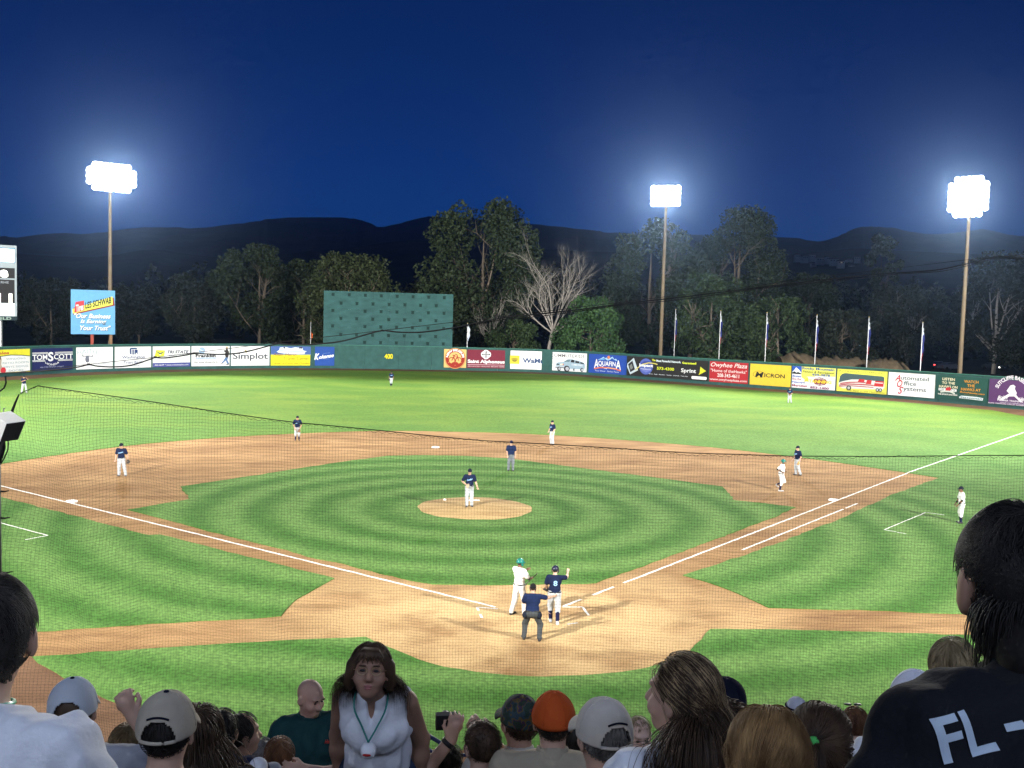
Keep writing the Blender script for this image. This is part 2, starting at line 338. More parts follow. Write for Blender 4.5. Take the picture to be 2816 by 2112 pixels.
o = prism('home_plate', [(H[0]+x, H[1]+y) for x, y in hp], .0, .02, M_BAG); tag(o, 'white five-sided home plate set in the clay at the catcher', 'home plate')
o = obj('rosin_bag', *(lambda m: (m.v, m.f))(MB().lathe([(.02, 0), (.07, .02), (.08, .05), (.05, .09), (.01, .1)], (-1.35, 18.9, .13), 10)), M_BAG, smooth=True); tag(o, 'small white rosin bag lying on the far left rim of the mound', 'rosin bag')
# ================================================================ OUTFIELD WALL AND ITS ADVERTISING BOARDS
M_WALL = mat('wall_green', (.024, .082, .076), .75, var=.18, scale=1.2)
M_WALLCAP = mat('wall_cap_green', (.035, .14, .11), .6, var=.2, scale=3)
WH = 3.45
wall = thing('outfield_wall', 'long dark green padded outfield wall curving round the field behind the advertising boards', 'wall')
# even sections along the foot line
seg = [np.array(p) for p in WALL_S]; cum = [0]
for i in range(1, len(seg)): cum.append(cum[-1]+np.linalg.norm(seg[i]-seg[i-1]))
def along(s):
    i = max(0, min(len(seg)-2, int(np.searchsorted(cum, s))-1)); t = (s-cum[i])/(cum[i+1]-cum[i]); return seg[i]+(seg[i+1]-seg[i])*t
NS = int(cum[-1]/4.9)
for i in range(NS):
    a, b = along(cum[-1]*i/NS), along(cum[-1]*(i+1)/NS); t = (b-a)/np.linalg.norm(b-a); n_ = np.array([t[1], -t[0]]); c = (a+b)/2-n_*.09; L_ = np.linalg.norm(b-a); rz = math.atan2(t[1], t[0])
    MB().box((*c, WH/2), (L_-.025, .16, WH), rz).build('wall_panel', M_WALL, wall)
    MB().box((*(c+n_*0.015), WH+.045), (L_+.01, .26, .09), rz).build('top_rail', M_WALLCAP, wall)
    if i % 2 == 0: MB().box((*(a-n_*.35), WH*.48), (.18, .3, WH*.96), rz).build('brace_post', M_STEEL, wall)
_ts = np.linspace(0, cum[-1], 6000); _tx = []
for _s in _ts:
    p = along(_s); d = np.array([p[0], p[1], 1.2])-CAM; _tx.append((1408+FPX*np.dot(d, _r)/np.dot(d, _f))/D if np.dot(d, _f) > 20 else -9e9)
_tx = np.array(_tx)
def wall_s(dx):                              # arc length where the picture column dx meets the wall
    i = int(np.argmin(np.abs(_tx-dx))); return float(_ts[i])
CC = {}
def pm(c):
    k = 'paint_%02x%02x%02x' % tuple(int(x*255) for x in c)
    return mat(k, tuple(((x/12.92) if x <= .04045 else ((x+.055)/1.055)**2.4)*.86 for x in c), .7, var=.05, scale=2)
WHITE = (.97, .98, .99); NAVY = (.10, .13, .36); BLACK = (.10, .11, .12); YEL = (.93, .90, .22); RED = (.72, .13, .16)
FONT_CACHE = {}
def text_mesh(s, bold=0., shear=0.):
    k = (s, bold, shear)
    if k in FONT_CACHE: return FONT_CACHE[k]
    cu = bpy.data.curves.new('t', 'FONT'); cu.body = s; cu.size = 1; cu.offset = bold; cu.shear = shear; cu.resolution_u = 3; cu.fill_mode = 'FRONT'
    ob = bpy.data.objects.new('t', cu); COL.objects.link(ob); dg = bpy.context.evaluated_depsgraph_get(); dg.update()
    me = ob.evaluated_get(dg).to_mesh(); n = len(me.vertices); co = np.zeros(n*3); me.vertices.foreach_get('co', co); co = co.reshape(-1, 3)[:, :2].copy()
    fs = [tuple(p.vertices) for p in me.polygons]; ob.evaluated_get(dg).to_mesh_clear(); bpy.data.objects.remove(ob); bpy.data.curves.remove(cu)
    FONT_CACHE[k] = (co, fs); return co, fs
class Board:
    """flat board: origin bottom-left, U right, V up, N to the viewer; drawing in 0..1 coordinates"""
    def __init__(s, name, label, cat, P, U, N, w, h, col, thick=.05, group=None, frame=None, back=True):
        s.P = np.array(P, float); s.U = np.array(U, float); s.N = np.array(N, float); s.w = w; s.h = h; s.lay = 0; s.thick = thick
        s.root = thing(name, label, cat, s.P, 0, group)
        if back:
            m = MB(); m.add([s.at(x, y, z)-s.P for z in (0, thick) for x, y in ((0, 0), (1, 0), (1, 1), (0, 1))], [(0, 1, 2, 3)[::-1], (4, 5, 6, 7), (0, 1, 5, 4), (1, 2, 6, 5), (2, 3, 7, 6), (3, 0, 4, 7)])
            m.build('panel', pm(col), s.root)
        if frame:
            e = .035
            for (x0, y0, x1, y1) in ((-e/w, -e/h, 1+e/w, 0), (-e/w, 1, 1+e/w, 1+e/h), (-e/w, 0, 0, 1), (1, 0, 1+e/w, 1)):
                m = MB(); m.add([s.at(x, y, z)-s.P for z in (0, thick+.03) for x, y in ((x0, y0), (x1, y0), (x1, y1), (x0, y1))], [(4, 5, 6, 7), (0, 1, 5, 4), (1, 2, 6, 5), (2, 3, 7, 6), (3, 0, 4, 7)]); m.build('frame', frame, s.root)
    def at(s, x, y, z=0.): return s.P+s.U*(x*s.w)+np.array([0, 0, 1.])*(y*s.h)+s.N*z
    def _put(s, name, co, fs, col):
        s.lay += 1; z = s.thick+.004+.0035*s.lay
        return obj(name, [s.at(x, y, z)-s.P for x, y in co], fs, pm(col), s.root)
    def text(s, t, x0, y0, x1, y1, col, bold=0.012, shear=0., slope=0., arc=0., name='lettering'):
        co, fs = text_mesh(t, bold, shear); mn, mx = co.min(0), co.max(0); q = (co-mn)/(mx-mn)
        xx = x0+q[:, 0]*(x1-x0); yy = y0+q[:, 1]*(y1-y0)+slope*(q[:, 0]-.5)+arc*(1-(2*q[:, 0]-1)**2)
        return s._put(name, np.stack([xx, yy], 1), fs, col)
    def ring_text(s, t, cx, cy, r0, r1, a0, a1, col, bold=.02):
        co, fs = text_mesh(t, bold, 0); mn, mx = co.min(0), co.max(0); q = (co-mn)/(mx-mn); a = np.radians(a0+(a1-a0)*q[:, 0]); r_ = r0+(r1-r0)*q[:, 1]
        return s._put('lettering', np.stack([cx+r_*np.cos(a), cy+r_*np.sin(a)*s.w/s.h], 1), fs, col)
    def poly(s, pts, col, name='emblem'):
        t = tri_poly(pts); f = []
        for q in t:
            x = [pts[i] for i in q]; cr = (x[1][0]-x[0][0])*(x[2][1]-x[0][1])-(x[2][0]-x[0][0])*(x[1][1]-x[0][1]); f.append(q if cr > 0 else q[::-1])
        return s._put(name, pts, f, col)
    def rect(s, x0, y0, x1, y1, col, name='colour_field'): return s.poly([(x0, y0), (x1, y0), (x1, y1), (x0, y1)], col, name)
    def disc(s, cx, cy, rx, col, ry=None, n=28, name='emblem', a0=0, a1=360):
        ry = ry if ry is not None else rx*s.w/s.h
        return s.poly([(cx+rx*math.cos(R(a0+(a1-a0)*k/n)), cy+ry*math.sin(R(a0+(a1-a0)*k/n))) for k in range(n+(0 if a1-a0 == 360 else 1))], col, name)
    def ring(s, cx, cy, r0, r1, col, a0=0, a1=360, n=36, ky=None, name='emblem'):
        ky = ky or s.w/s.h; p = [(cx+q*math.cos(R(a0+(a1-a0)*k/n)), cy+q*ky*math.sin(R(a0+(a1-a0)*k/n))) for k in range(n+1) for q in (r0, r1)]
        return s._put(name, p, [(2*k, 2*k+1, 2*k+3, 2*k+2) for k in range(n)], col)
    def stroke(s, pts, w, col, name='emblem'):
        p = np.array(pts, float); asp = s.h/s.w; v = []; f = []
        for i in range(len(p)):
            t = p[min(i+1, len(p)-1)]-p[max(i-1, 0)]; t = t*np.array([1, asp]); t /= np.linalg.norm(t)+1e-9; n_ = np.array([-t[1], t[0]/1.])*w/2; n_[1] /= asp
            v += [p[i]+n_, p[i]-n_]
            if i: f.append((2*i-2, 2*i-1, 2*i+1, 2*i))
        return s._put(name, v, f, col)
def ad(name, label, x0, x1, col, z0=.42, z1=3.2, **k):
    a, b = along(wall_s(x0)), along(wall_s(x1)); t = (b-a)/np.linalg.norm(b-a); n_ = np.array([t[1], -t[0]])
    mid = along((wall_s(x0)+wall_s(x1))/2); off = max(0, np.dot(mid-a, n_))+.012
    P = np.array([*(a+n_*off), z0]); return Board(name, label, 'advertising board', P, (t[0], t[1], 0), (n_[0], n_[1], 0), np.linalg.norm(b-a), z1-z0, col, group='boards on the outfield wall', **k)
FR = mat('board_frame_green', (.02, .075, .06), .6)
# 1 window company
b = ad('advertising_board', 'white and yellow home improvement board at the far left end of the wall', -30, 62.5, WHITE)
b.poly([(0, 0), (1, 0), (1, .05), (0, .05)], YEL, 'colour_field'); b.poly([(0, 1), (0, .72), (.25, .74), (.55, .77), (.8, .75), (1, .70), (1, 1)], YEL, 'colour_field'); b.stroke([(.25, .72), (.55, .765), (.8, .74), (1, .69)], .015, (.25, .35, .2))
b.text('Simplea', .02, .76, .5, .93, (.75, .25, .25), .02, .2)
for k, (t, w) in enumerate((('WINDOWS', .46), ('PATIO ROOMS', .62), ('VINYL SIDING', .58), ('DOORS', .34))): b.text(t, .66-w/2, .56-k*.165, .66+w/2, .64-k*.165, (.55, .65, .70), .0)
b.poly([(.30, .05), (.34, .25), (.31, .40), (.33, .62), (.28, .66), (.24, .42), (.22, .2)], (.75, .70, .62)); b.disc(.36, .13, .06, (.85, .2, .25)); b.disc(.2, .09, .05, (.85, .2, .25)); b.disc(.275, .66, .035, (.4, .35, .3))
# 2
b = ad('advertising_board', 'navy car dealer board with TOM SCOTT in white serif capitals', 66, 158.5, NAVY)
for y in (.80, .755): b.rect(.03, y, .39, y+.022, WHITE); b.rect(.55, y-.0, .97, y+.022, WHITE)
for y in (.47, .425): b.rect(.03, y, .32, y+.022, WHITE); b.rect(.62, y, .97, y+.022, WHITE)
b.text('TOM', .03, .50, .37, .73, WHITE, .02); b.text('S', .385, .42, .51, .83, WHITE, .03); b.text('COTT', .52, .50, .97, .73, WHITE, .02); b.text('HONDA', .32, .33, .64, .42, WHITE, .01, arc=-.10); b.text('466-7700 FRONT STREET', .2, .15, .75, .20, (.7, .73, .85), 0.)
# 3
b = ad('advertising_board', 'white board with grey HAITH lettering over a pear shaped emblem', 160.5, 243, WHITE)
G3 = (.62, .68, .74)
b.text('HAITH', .07, .66, .57, .86, G3, 0., arc=.06); b.poly([(.28, .36), (.27, .48), (.29, .58), (.22, .63), (.18, .72), (.2, .58), (.29, .62), (.37, .62), (.45, .6), (.48, .7), (.47, .56), (.37, .58), (.37, .5), (.38, .40), (.36, .33), (.31, .32)], (.45, .48, .54)); b.disc(.325, .40, .05, (.45, .46, .52))
for y, w in ((.76, .13), (.68, .12), (.50, .2), (.43, .13)): b.text('HOMES BUILT' if w > .15 else 'QUALITY', .68, y, .68+w, y+.045, (.75, .82, .86), 0.)
b.text('HAITH BUILDERS', .6, .22, .9, .27, (.6, .66, .75), 0.); b.rect(.05, .15, .95, .158, (.8, .85, .9))
# 4
b = ad('advertising_board', 'white bank board with a navy square W emblem above Washington Trust Bank', 247.5, 326, WHITE)
B4 = (.16, .26, .48)
b.poly([(.40, .67), (.40, .90), (.43, .95), (.60, .95), (.60, .88), (.44, .88), (.44, .63)], B4); b.rect(.455, .63, .48, .86, B4); b.rect(.495, .63, .525, .86, B4); b.poly([(.54, .63), (.54, .86), (.62, .86), (.62, .64), (.60, .64), (.60, .70), (.565, .70), (.565, .63)], B4)
b.text('Washington', .19, .40, .82, .58, B4, .008); b.text('Trust Bank', .23, .20, .76, .33, B4, .008); b.text('BEYOND MONEY', .31, .07, .69, .12, B4, .0)
# 5
b = ad('advertising_board', 'white board with TRI STATE in slanted navy capitals and a yellow diamond', 329.5, 410, WHITE)
b.rect(0, 0, 1, .20, (.30, .33, .62)); b.poly([(.04, .52), (.09, .83), (.32, .80), (.29, .5)], (.90, .93, .25)); b.poly([(.06, .80), (.16, .64), (.20, .60), (.33, .78), (.19, .68)], (.4, .45, .4)); b.poly([(.16, .58), (.19, .63), (.22, .57)], (.95, .95, .95))
b.text('TRI STATE', .38, .65, .96, .80, (.18, .2, .32), .03, .25); b.text('ELECTRIC', .42, .52, .95, .60, (.6, .63, .7), 0., .2); b.text('THE LEADING INDEPENDENT', .3, .38, .96, .42, (.7, .72, .8), 0., .2); b.text('362-4639 * www.tristatesales.com', .04, .06, .95, .14, WHITE, .005, .2)
# 6
b = ad('advertising_board', 'white board reading Franklin with a walking cowboy at its right edge', 413.5, 495.5, WHITE)
b.disc(.27, .78, .085, (.62, .74, .85)); b.stroke([(.19, .84), (.25, .8), (.30, .74), (.35, .70)], .012, WHITE)
b.text('Franklin', .10, .44, .63, .60, BLACK, .045); b.rect(.10, .37, .63, .42, (.42, .62, .85)); b.text('BUILDING SUPPLY', .12, .375, .61, .41, (.85, .9, .95), 0.); b.text('" Put Some Wood On It "', .03, .14, .72, .25, (.22, .24, .26), .01)
b.poly([(.90, .90), (.935, .93), (.955, .88), (.95, .82), (.985, .70), (.975, .52), (.96, .42), (.89, .42), (.875, .55), (.885, .68), (.84, .74), (.85, .79), (.90, .80)], (.22, .2, .2)); b.poly([(.88, .42), (.96, .42), (.94, .30), (.985, .14), (.96, .08), (.925, .14), (.90, .27), (.82, .14), (.77, .12), (.84, .28)], (.36, .5, .68)); b.disc(.925, .92, .022, (.72, .58, .45)); b.poly([(.88, .93), (.97, .94), (.95, .97), (.90, .97)], (.8, .75, .6))
b.poly([(.77, .14), (.83, .17), (.83, .13), (.77, .11)], (.2, .2, .22)); b.poly([(.91, .09), (.985, .12), (.985, .06), (.91, .05)], (.2, .2, .22))
# 7
b = ad('advertising_board', 'white board with Simplot in wide grey lower case letters', 498.5, 581.5, WHITE)
b.text('Simplot', .045, .24, .96, .66, (.30, .32, .35), .02); b.poly([(.33, .68), (.36, .76), (.34, .74), (.385, .84), (.40, .75), (.43, .72), (.40, .66)], (.72, .66, .35)); b.ring(.5, .36, .14, .146, (.90, .93, .95), 200, 340)
# 8
b = ad('advertising_board', 'yellow and blue travel centre board with a white cruise ship', 585, 671, (.93, .91, .16))
b.poly([(0, .58), (1, .58), (1, 1), (0, 1)], (.28, .40, .66), 'colour_field'); b.rect(0, .555, 1, .59, (.55, .62, .62)); b.poly([(.14, .72), (.20, .66), (.33, .62), (.62, .585), (.84, .60), (.86, .72), (.90, .74), (.80, .80), (.79, .92), (.60, .96), (.50, .90), (.36, .97), (.22, .94), (.20, .80)], (.85, .91, .96)); b.poly([(.22, .76), (.84, .70), (.84, .73), (.22, .79)], (.62, .75, .88))
for x in (.33, .72, .76): b.disc(x, .93, .022, (.25, .2, .25))
OC = (.72, .55, .20)
b.text('Allan Marsh', .05, .49, .65, .64, (.62, .40, .18), .0, .25); b.text('Travel Center', .31, .29, .98, .46, (.62, .52, .16), 0.); b.rect(.03, .245, .97, .255, OC); b.text('Corner of Curtis and Chinden', .02, .06, .97, .18, (.66, .5, .14), .0)
# 9
b = ad('advertising_board', 'narrow bright blue beer board with slanted white Kokanee lettering', 676, 722, (.13, .30, .62))
b.text('K', .06, .30, .30, .64, WHITE, .04, .3); b.text('okanee', .27, .40, .97, .60, WHITE, .03, .3, slope=.12); b.text('GLACIER FRESH', .45, .64, .8, .68, (.5, .62, .82), 0., .2, slope=.05); b.rect(.3, .35, .75, .36, (.5, .62, .82))
# 400 marker, painted low on the wall below the batter's eye
a, c_ = along(wall_s(827)), along(wall_s(852)); t = (c_-a)/np.linalg.norm(c_-a); n_ = np.array([t[1], -t[0]])
b = Board('distance_marker', 'yellow 400 distance figures painted on the green wall below the tall backdrop', 'distance marker', np.array([*(a+n_*.03), 1.5]), (*t, 0), (*n_, 0), np.linalg.norm(c_-a), .85, (.03, .1, .08), thick=.012, back=False)
b.text('400', .13, .05, .85, .95, (.93, .88, .12), .03)
# 10
b = ad('advertising_board', 'square tan brewery board with a red bicycle inside a ring of lettering', 958.5, 1007, (.87, .73, .45))
RB = (.62, .16, .11)
b.disc(.5, .5, .47, RB); b.ring(.5, .5, .435, .455, (.87, .73, .45)); b.disc(.5, .5, .29, (.87, .73, .45)); b.ring_text('NEW BELGIUM', .5, .5, .325, .42, 172, 8, WHITE, .05)
b.poly([(.18, .28), (.5, .12), (.82, .28), (.70, .36), (.3, .36)], (.87, .73, .45))
for cx in (.35, .66): b.ring(cx, .38, .12, .155, RB)
b.stroke([(.35, .38), (.44, .62), (.60, .62), (.50, .40), (.44, .60)], .04, RB); b.stroke([(.66, .38), (.58, .70), (.50, .74)], .035, RB); b.stroke([(.38, .67), (.50, .67)], .04, RB); b.poly([(.28, .14), (.72, .14), (.60, .30), (.40, .30)], RB)
# 11
b = ad('advertising_board', 'maroon hospital board with a white quatrefoil cross above Saint Alphonsus', 1009, 1092, (.47, .14, .22))
for dx, dy in ((.045, 0), (-.045, 0), (0, .075), (0, -.075)): b.disc(.485+dx, .75+dy, .085, WHITE)
b.rect(.475, .61, .495, .89, BLACK); b.rect(.40, .735, .57, .765, BLACK); b.ring(.485, .75, .035, .043, (.3, .3, .32))
for dx, dy in ((.085, 0), (-.085, 0), (0, .14), (0, -.14)): b.disc(.485+dx, .75+dy, .02, BLACK)
b.text('Saint Alphonsus', .015, .22, .975, .46, WHITE, .035); b.rect(.015, .175, .975, .20, (.88, .72, .75)); b.text('ADVANCED HEALING BEGINS HERE', .015, .06, .97, .13, (.9, .8, .82), .0)
# 12
b = ad('advertising_board', 'white bank board with WaMu in blue beside a small yellow square', 1097, 1181, WHITE)
b.rect(.035, .27, .30, .74, (.88, .80, .25)); GW = (.42, .40, .2)
for k in range(5): b.stroke([(.105+k*.032, .60), (.105+k*.032, .50), (.135+k*.017, .43)], .016, GW)
b.rect(.14, .40, .20, .43, GW); b.text('WaMu', .38, .35, .93, .61, (.18, .30, .48), .035)
# 13
b = ad('advertising_board', 'white COMMUTERIDE board with a picture of a silver passenger van', 1185, 1268, WHITE)
b.text('COMMUTERIDE', .055, .74, .94, .92, (.45, .43, .45), .005); b.text('345-POOL', .055, .60, .42, .69, (.60, .60, .62), .0); b.stroke([(.05, .15), (.16, .56)], .006, (.8, .85, .88))
b.poly([(.20, .20), (.21, .40), (.26, .46), (.40, .50), (.50, .64), (.60, .66), (.78, .60), (.92, .51), (.955, .40), (.955, .18), (.90, .14), (.55, .13), (.30, .15)], (.62, .72, .79), 'picture'); b.poly([(.41, .50), (.50, .63), (.58, .64), (.55, .50)], (.42, .52, .56), 'picture'); b.poly([(.58, .49), (.60, .63), (.64, .635), (.68, .60), (.68, .48)], (.12, .13, .15), 'picture'); b.poly([(.70, .47), (.705, .59), (.80, .55), (.82, .45)], (.15, .16, .18), 'picture'); b.poly([(.83, .445), (.83, .535), (.92, .48), (.935, .415)], (.15, .16, .18), 'picture')
b.rect(.185, .17, .42, .26, (.75, .8, .84), 'picture'); b.rect(.185, .15, .42, .19, (.2, .22, .25), 'picture'); b.rect(.22, .31, .29, .38, (.2, .22, .24), 'picture'); b.poly([(.31, .30), (.32, .38), (.38, .40), (.39, .31)], (.93, .88, .75), 'picture'); b.rect(.38, .31, .405, .39, (.85, .45, .25), 'picture')
for x, y, r_ in ((.49, .13, .075), (.88, .11, .045), (.29, .11, .05), (.68, .10, .03)): b.disc(x, y, r_, (.13, .13, .14), name='picture'); b.disc(x+.01, y, r_*.62, (.72, .74, .78), name='picture')
b.text('COMMUTERIDE', .62, .32, .90, .40, WHITE, .01, slope=-.02)
# 14
b = ad('advertising_board', 'bright blue AQUAFINA board with mountain peaks and a rising sun', 1272, 1353.5, (.14, .30, .68))
b.poly([(.23, .70), (.33, .80), (.40, .89), (.43, .80), (.47, .86), (.52, .76), (.57, .84), (.63, .92), (.68, .78), (.72, .82), (.77, .70), (.70, .74), (.66, .78), (.62, .84), (.57, .74), (.50, .70), (.45, .76), (.40, .82), (.33, .74)], (.68, .84, .95)); b.disc(.53, .875, .035, (.93, .55, .35)); b.poly([(.25, .70), (.39, .82), (.44, .72)], (.40, .66, .90))
b.text('A', .15, .26, .27, .74, WHITE, .02); b.text('QUAFIN', .26, .36, .72, .66, WHITE, .02); b.text('A', .72, .26, .86, .74, WHITE, .02); b.stroke([(.37, .37), (.42, .29), (.50, .28)], .025, WHITE); b.stroke([(.15, .22), (.3, .30), (.5, .32), (.7, .29), (.86, .20)], .03, (.88, .45, .33)); b.stroke([(.5, .315), (.6, .315), (.7, .295)], .018, (.95, .75, .45)); b.text('Pure Water . Perfect Taste', .19, .09, .81, .17, (.85, .9, .98), .0)
# 15
b = ad('advertising_board', 'long black wireless board with a blue globe, a tilted phone and the Sprint name', 1355.5, 1529.5, (.145, .135, .135))
b.poly([(.005, .62), (.085, .93), (.145, .30), (.045, .06), (.0, .45)], (.78, .84, .88), 'picture'); b.poly([(.012, .58), (.068, .78), (.105, .33), (.045, .17)], (.15, .15, .17), 'picture'); b.poly([(.03, .5), (.06, .62), (.08, .4), (.05, .3)], (.5, .52, .5), 'picture')
b.disc(.245, .52, .087, (.33, .40, .72)); b.poly([(.18, .66), (.22, .78), (.28, .80), (.32, .62), (.26, .58), (.20, .60)], (.22, .28, .58)); b.poly([(.19, .30), (.25, .22), (.31, .34), (.27, .40), (.21, .40)], (.45, .5, .80)); b.stroke([(.11, .30), (.14, .42), (.2, .62), (.28, .72), (.36, .70), (.39, .66)], .012, (.86, .80, .42)); b.text('Impact', .16, .46, .335, .66, WHITE, .04); b.text('WIRELESS', .175, .36, .31, .42, (.85, .88, .95), .02)
b.text('The', .32, .82, .365, .93, (.90, .93, .25), .04); b.text('Most Powerful Network.', .375, .80, .68, .91, (.88, .93, .97), .04); b.text('Guaranteed!', .695, .78, .865, .89, (.88, .93, .25), .04); b.text('573-4300', .385, .40, .60, .55, (.86, .92, .18), .03); b.text('Sprint', .685, .30, .865, .56, WHITE, .02)
for k in range(5): b.poly([(.885+.02*k, .20+.06*k), (.895+.02*k, .28+.05*k), (.985-.008*(4-k), .50-.01*(4-k)), (.965-.025*(4-k)*.5, .55+.05*(4-k)*.8), (.93-.005*(4-k), .40)], (.88, .90, .2))
b.text('Boise . Eagle . Meridian . Nampa . Caldwell . Twin Falls', .29, .13, .77, .19, (.85, .88, .92), .01); b.poly([(.815, .10), (.825, .06), (.985, .06), (.995, .10), (.995, .18), (.985, .21), (.825, .21), (.815, .18)], WHITE); b.text('impact-wireless.com', .84, .10, .97, .17, (.6, .64, .7), .0)
# 16
b = ad('advertising_board', 'red hotel board with Owyhee Plaza and Home of the Hawks in white script', 1533, 1616, (.70, .14, .17))
b.text('Owyhee Plaza', .03, .68, .97, .95, (.96, .9, .9), .01, .3); b.text('"Home of theHawks"', .03, .49, .97, .64, (.96, .9, .9), .005); b.text('208-343-4611', .21, .25, .78, .43, (.96, .92, .92), .015); b.text('www.owyheeplaza.com', .01, .04, .98, .19, (.96, .9, .9), .01)
# 17
b = ad('advertising_board', 'plain golden yellow board with a black Micron logo', 1620, 1708, (.90, .78, .24))
b.text('M', .13, .37, .34, .62, BLACK, .03, .2); b.text('ICRON', .36, .39, .86, .58, BLACK, .02); b.ring(.22, .5, .135, .143, BLACK, 25, 335, ky=1.15)
# 18
b = ad('advertising_board', 'busy white and yellow fitness and tanning board with a small blue mountain', 1711, 1804.5, (.96, .96, .98))
b.poly([(.22, 1), (1, 1), (1, .62), (.55, .60), (.36, .34), (.30, .40), (.22, .52)], (.93, .91, .42), 'colour_field'); b.rect(0, .64, .22, 1, (.18, .34, .74)); b.poly([(0, .72), (.05, .84), (.09, .95), (.16, .84), (.22, .70), (.22, .64), (0, .64)], (.93, .95, .98)); b.poly([(0, .64), (.22, .64), (.22, .67), (.14, .74), (.1, .70), (.05, .76), (0, .70)], (.1, .12, .14))
b.text('Rocky Mountain', .235, .84, .97, .985, (.12, .32, .62), .03); b.text('Fitness & Recreation', .245, .73, .97, .83, (.30, .36, .18), .015, .25); b.text('939-3878', .47, .60, .88, .71, (.14, .34, .66), .03)
for k, (t, w, c) in enumerate((('Boise', .20, (.14, .34, .72)), ('Eagle', .21, (.60, .18, .32)), ('Nampa', .30, (.14, .34, .72)), ('Meridian', .35, (.60, .18, .32)))): b.text(t, .015, .49-k*.145, .015+w, .60-k*.145, c, .02)
b.rect(.35, .14, .95, .56, (.95, .95, .92)); b.disc(.66, .36, .155, (.52, .16, .28), ry=.19); b.text('TANNING', .40, .28, .92, .43, (.93, .84, .22), .04); b.text('FAMOUS', .56, .455, .76, .51, WHITE, .02, arc=.01); b.text('CO USA', .57, .19, .75, .24, WHITE, .02); b.poly([(.28, .3), (.38, .56), (.40, .3), (.36, .34)], (.93, .86, .3)); b.text('853-1400', .44, .02, .87, .12, (.50, .13, .38), .03)
# 19
b = ad('advertising_board', 'yellow board with a picture of a red, white and grey coach', 1808, 1916, (.93, .93, .36), frame=mat('board_frame_brown', (.12, .09, .04), .6))
b.text('INTERWEST SYSTEMS, INC', .035, .85, .945, .955, (.55, .50, .26), .0); b.poly([(.04, .22), (.035, .40), (.06, .66), (.10, .78), (.16, .82), (.90, .78), (.94, .74), (.95, .28), (.92, .20), (.50, .16), (.12, .13)], (.88, .89, .88), 'picture'); b.poly([(.04, .38), (.06, .66), (.10, .78), (.16, .82), (.90, .78), (.94, .74), (.94, .55), (.45, .58), (.30, .56), (.12, .45)], (.27, .36, .38), 'picture')
for (x0, y0, x1, y1) in ((.42, .48, .56, .60), (.58, .40, .70, .58), (.74, .32, .94, .56)): b.poly([(x0, y0), (x1-.01, y0), (x1, y1), (x0+.03, y1)], (.78, .20, .22), 'picture')
b.stroke([(.07, .34), (.25, .42), (.45, .46), (.58, .46)], .022, (.70, .24, .28), 'picture'); b.stroke([(.05, .26), (.22, .34), (.45, .36), (.74, .36)], .022, (.68, .25, .3), 'picture'); b.stroke([(.05, .20), (.22, .27), (.74, .27)], .015, (.70, .24, .28), 'picture'); b.rect(.77, .47, .92, .50, WHITE, 'picture')
for x in (.25, .82, .88): b.disc(x, .17, .05 if x < .5 else .035, (.22, .24, .25), name='picture'); b.disc(x, .17, .028 if x < .5 else .02, (.75, .77, .78), name='picture')
b.text('The Best in the Northwest', .20, .025, .985, .115, (.58, .53, .2), .0)
# 20
b = ad('advertising_board', 'white Automated Office Systems board with red script initials', 1919, 2019.5, (.98, .97, .99), frame=FR)
R20 = (.75, .20, .28); G20 = (.34, .40, .44)
b.text('A', .14, .63, .26, .90, R20, .02, .35); b.text('O', .19, .36, .31, .68, R20, .02, .35); b.text('S', .22, .07, .33, .40, R20, .02, .35); b.text('utomated', .27, .70, .87, .88, G20, .01); b.text('ffice', .34, .46, .61, .65, G20, .01); b.text('ystems', .33, .17, .82, .39, G20, .01)
# 21
b = ad('advertising_board', 'dark green board telling fans to listen to and watch the Hawks', 2024, 2133, (.115, .30, .27))
for k, t in enumerate((('LISTEN', .25), ('TO THE', .26), ('HAWKS ON', .37))): b.text(t[0], .23-t[1]/2, .80-k*.16, .23+t[1]/2, .91-k*.16, (.90, .86, .74), .025)
b.rect(.04, .36, .18, .46, WHITE); b.rect(.28, .35, .40, .45, WHITE); b.poly([(.17, .38), (.20, .50), (.26, .53), (.30, .46), (.27, .36)], (.75, .17, .2)); b.text('1350', .055, .375, .155, .445, (.45, .5, .5), .03); b.text('KTIK', .29, .365, .385, .435, (.45, .5, .5), .03); b.stroke([(.08, .30), (.18, .34), (.28, .34), (.37, .27)], .03, (.82, .84, .82)); b.text('THE SPORTS STATION', .03, .18, .42, .24, (.92, .92, .9), .03)
for k, t in enumerate((('WATCH', .28), ('THE', .15), ('HAWKS AT', .38))): b.text(t[0], .68-t[1]/2, .76-k*.165, .68+t[1]/2, .875-k*.165, (.83, .58, .20), .025)
b.text('BoiseHawks.com', .47, .32, .95, .39, (.82, .56, .18), .02, .25, slope=-.03); b.text('Presented by', .56, .24, .82, .28, (.6, .52, .25), .0); b.poly([(.46, .15), (.47, .10), (.92, .08), (.93, .18), (.80, .21), (.5, .21)], (.86, .9, .92)); b.text('Statesman', .48, .105, .91, .19, (.3, .42, .45), .02, .2)
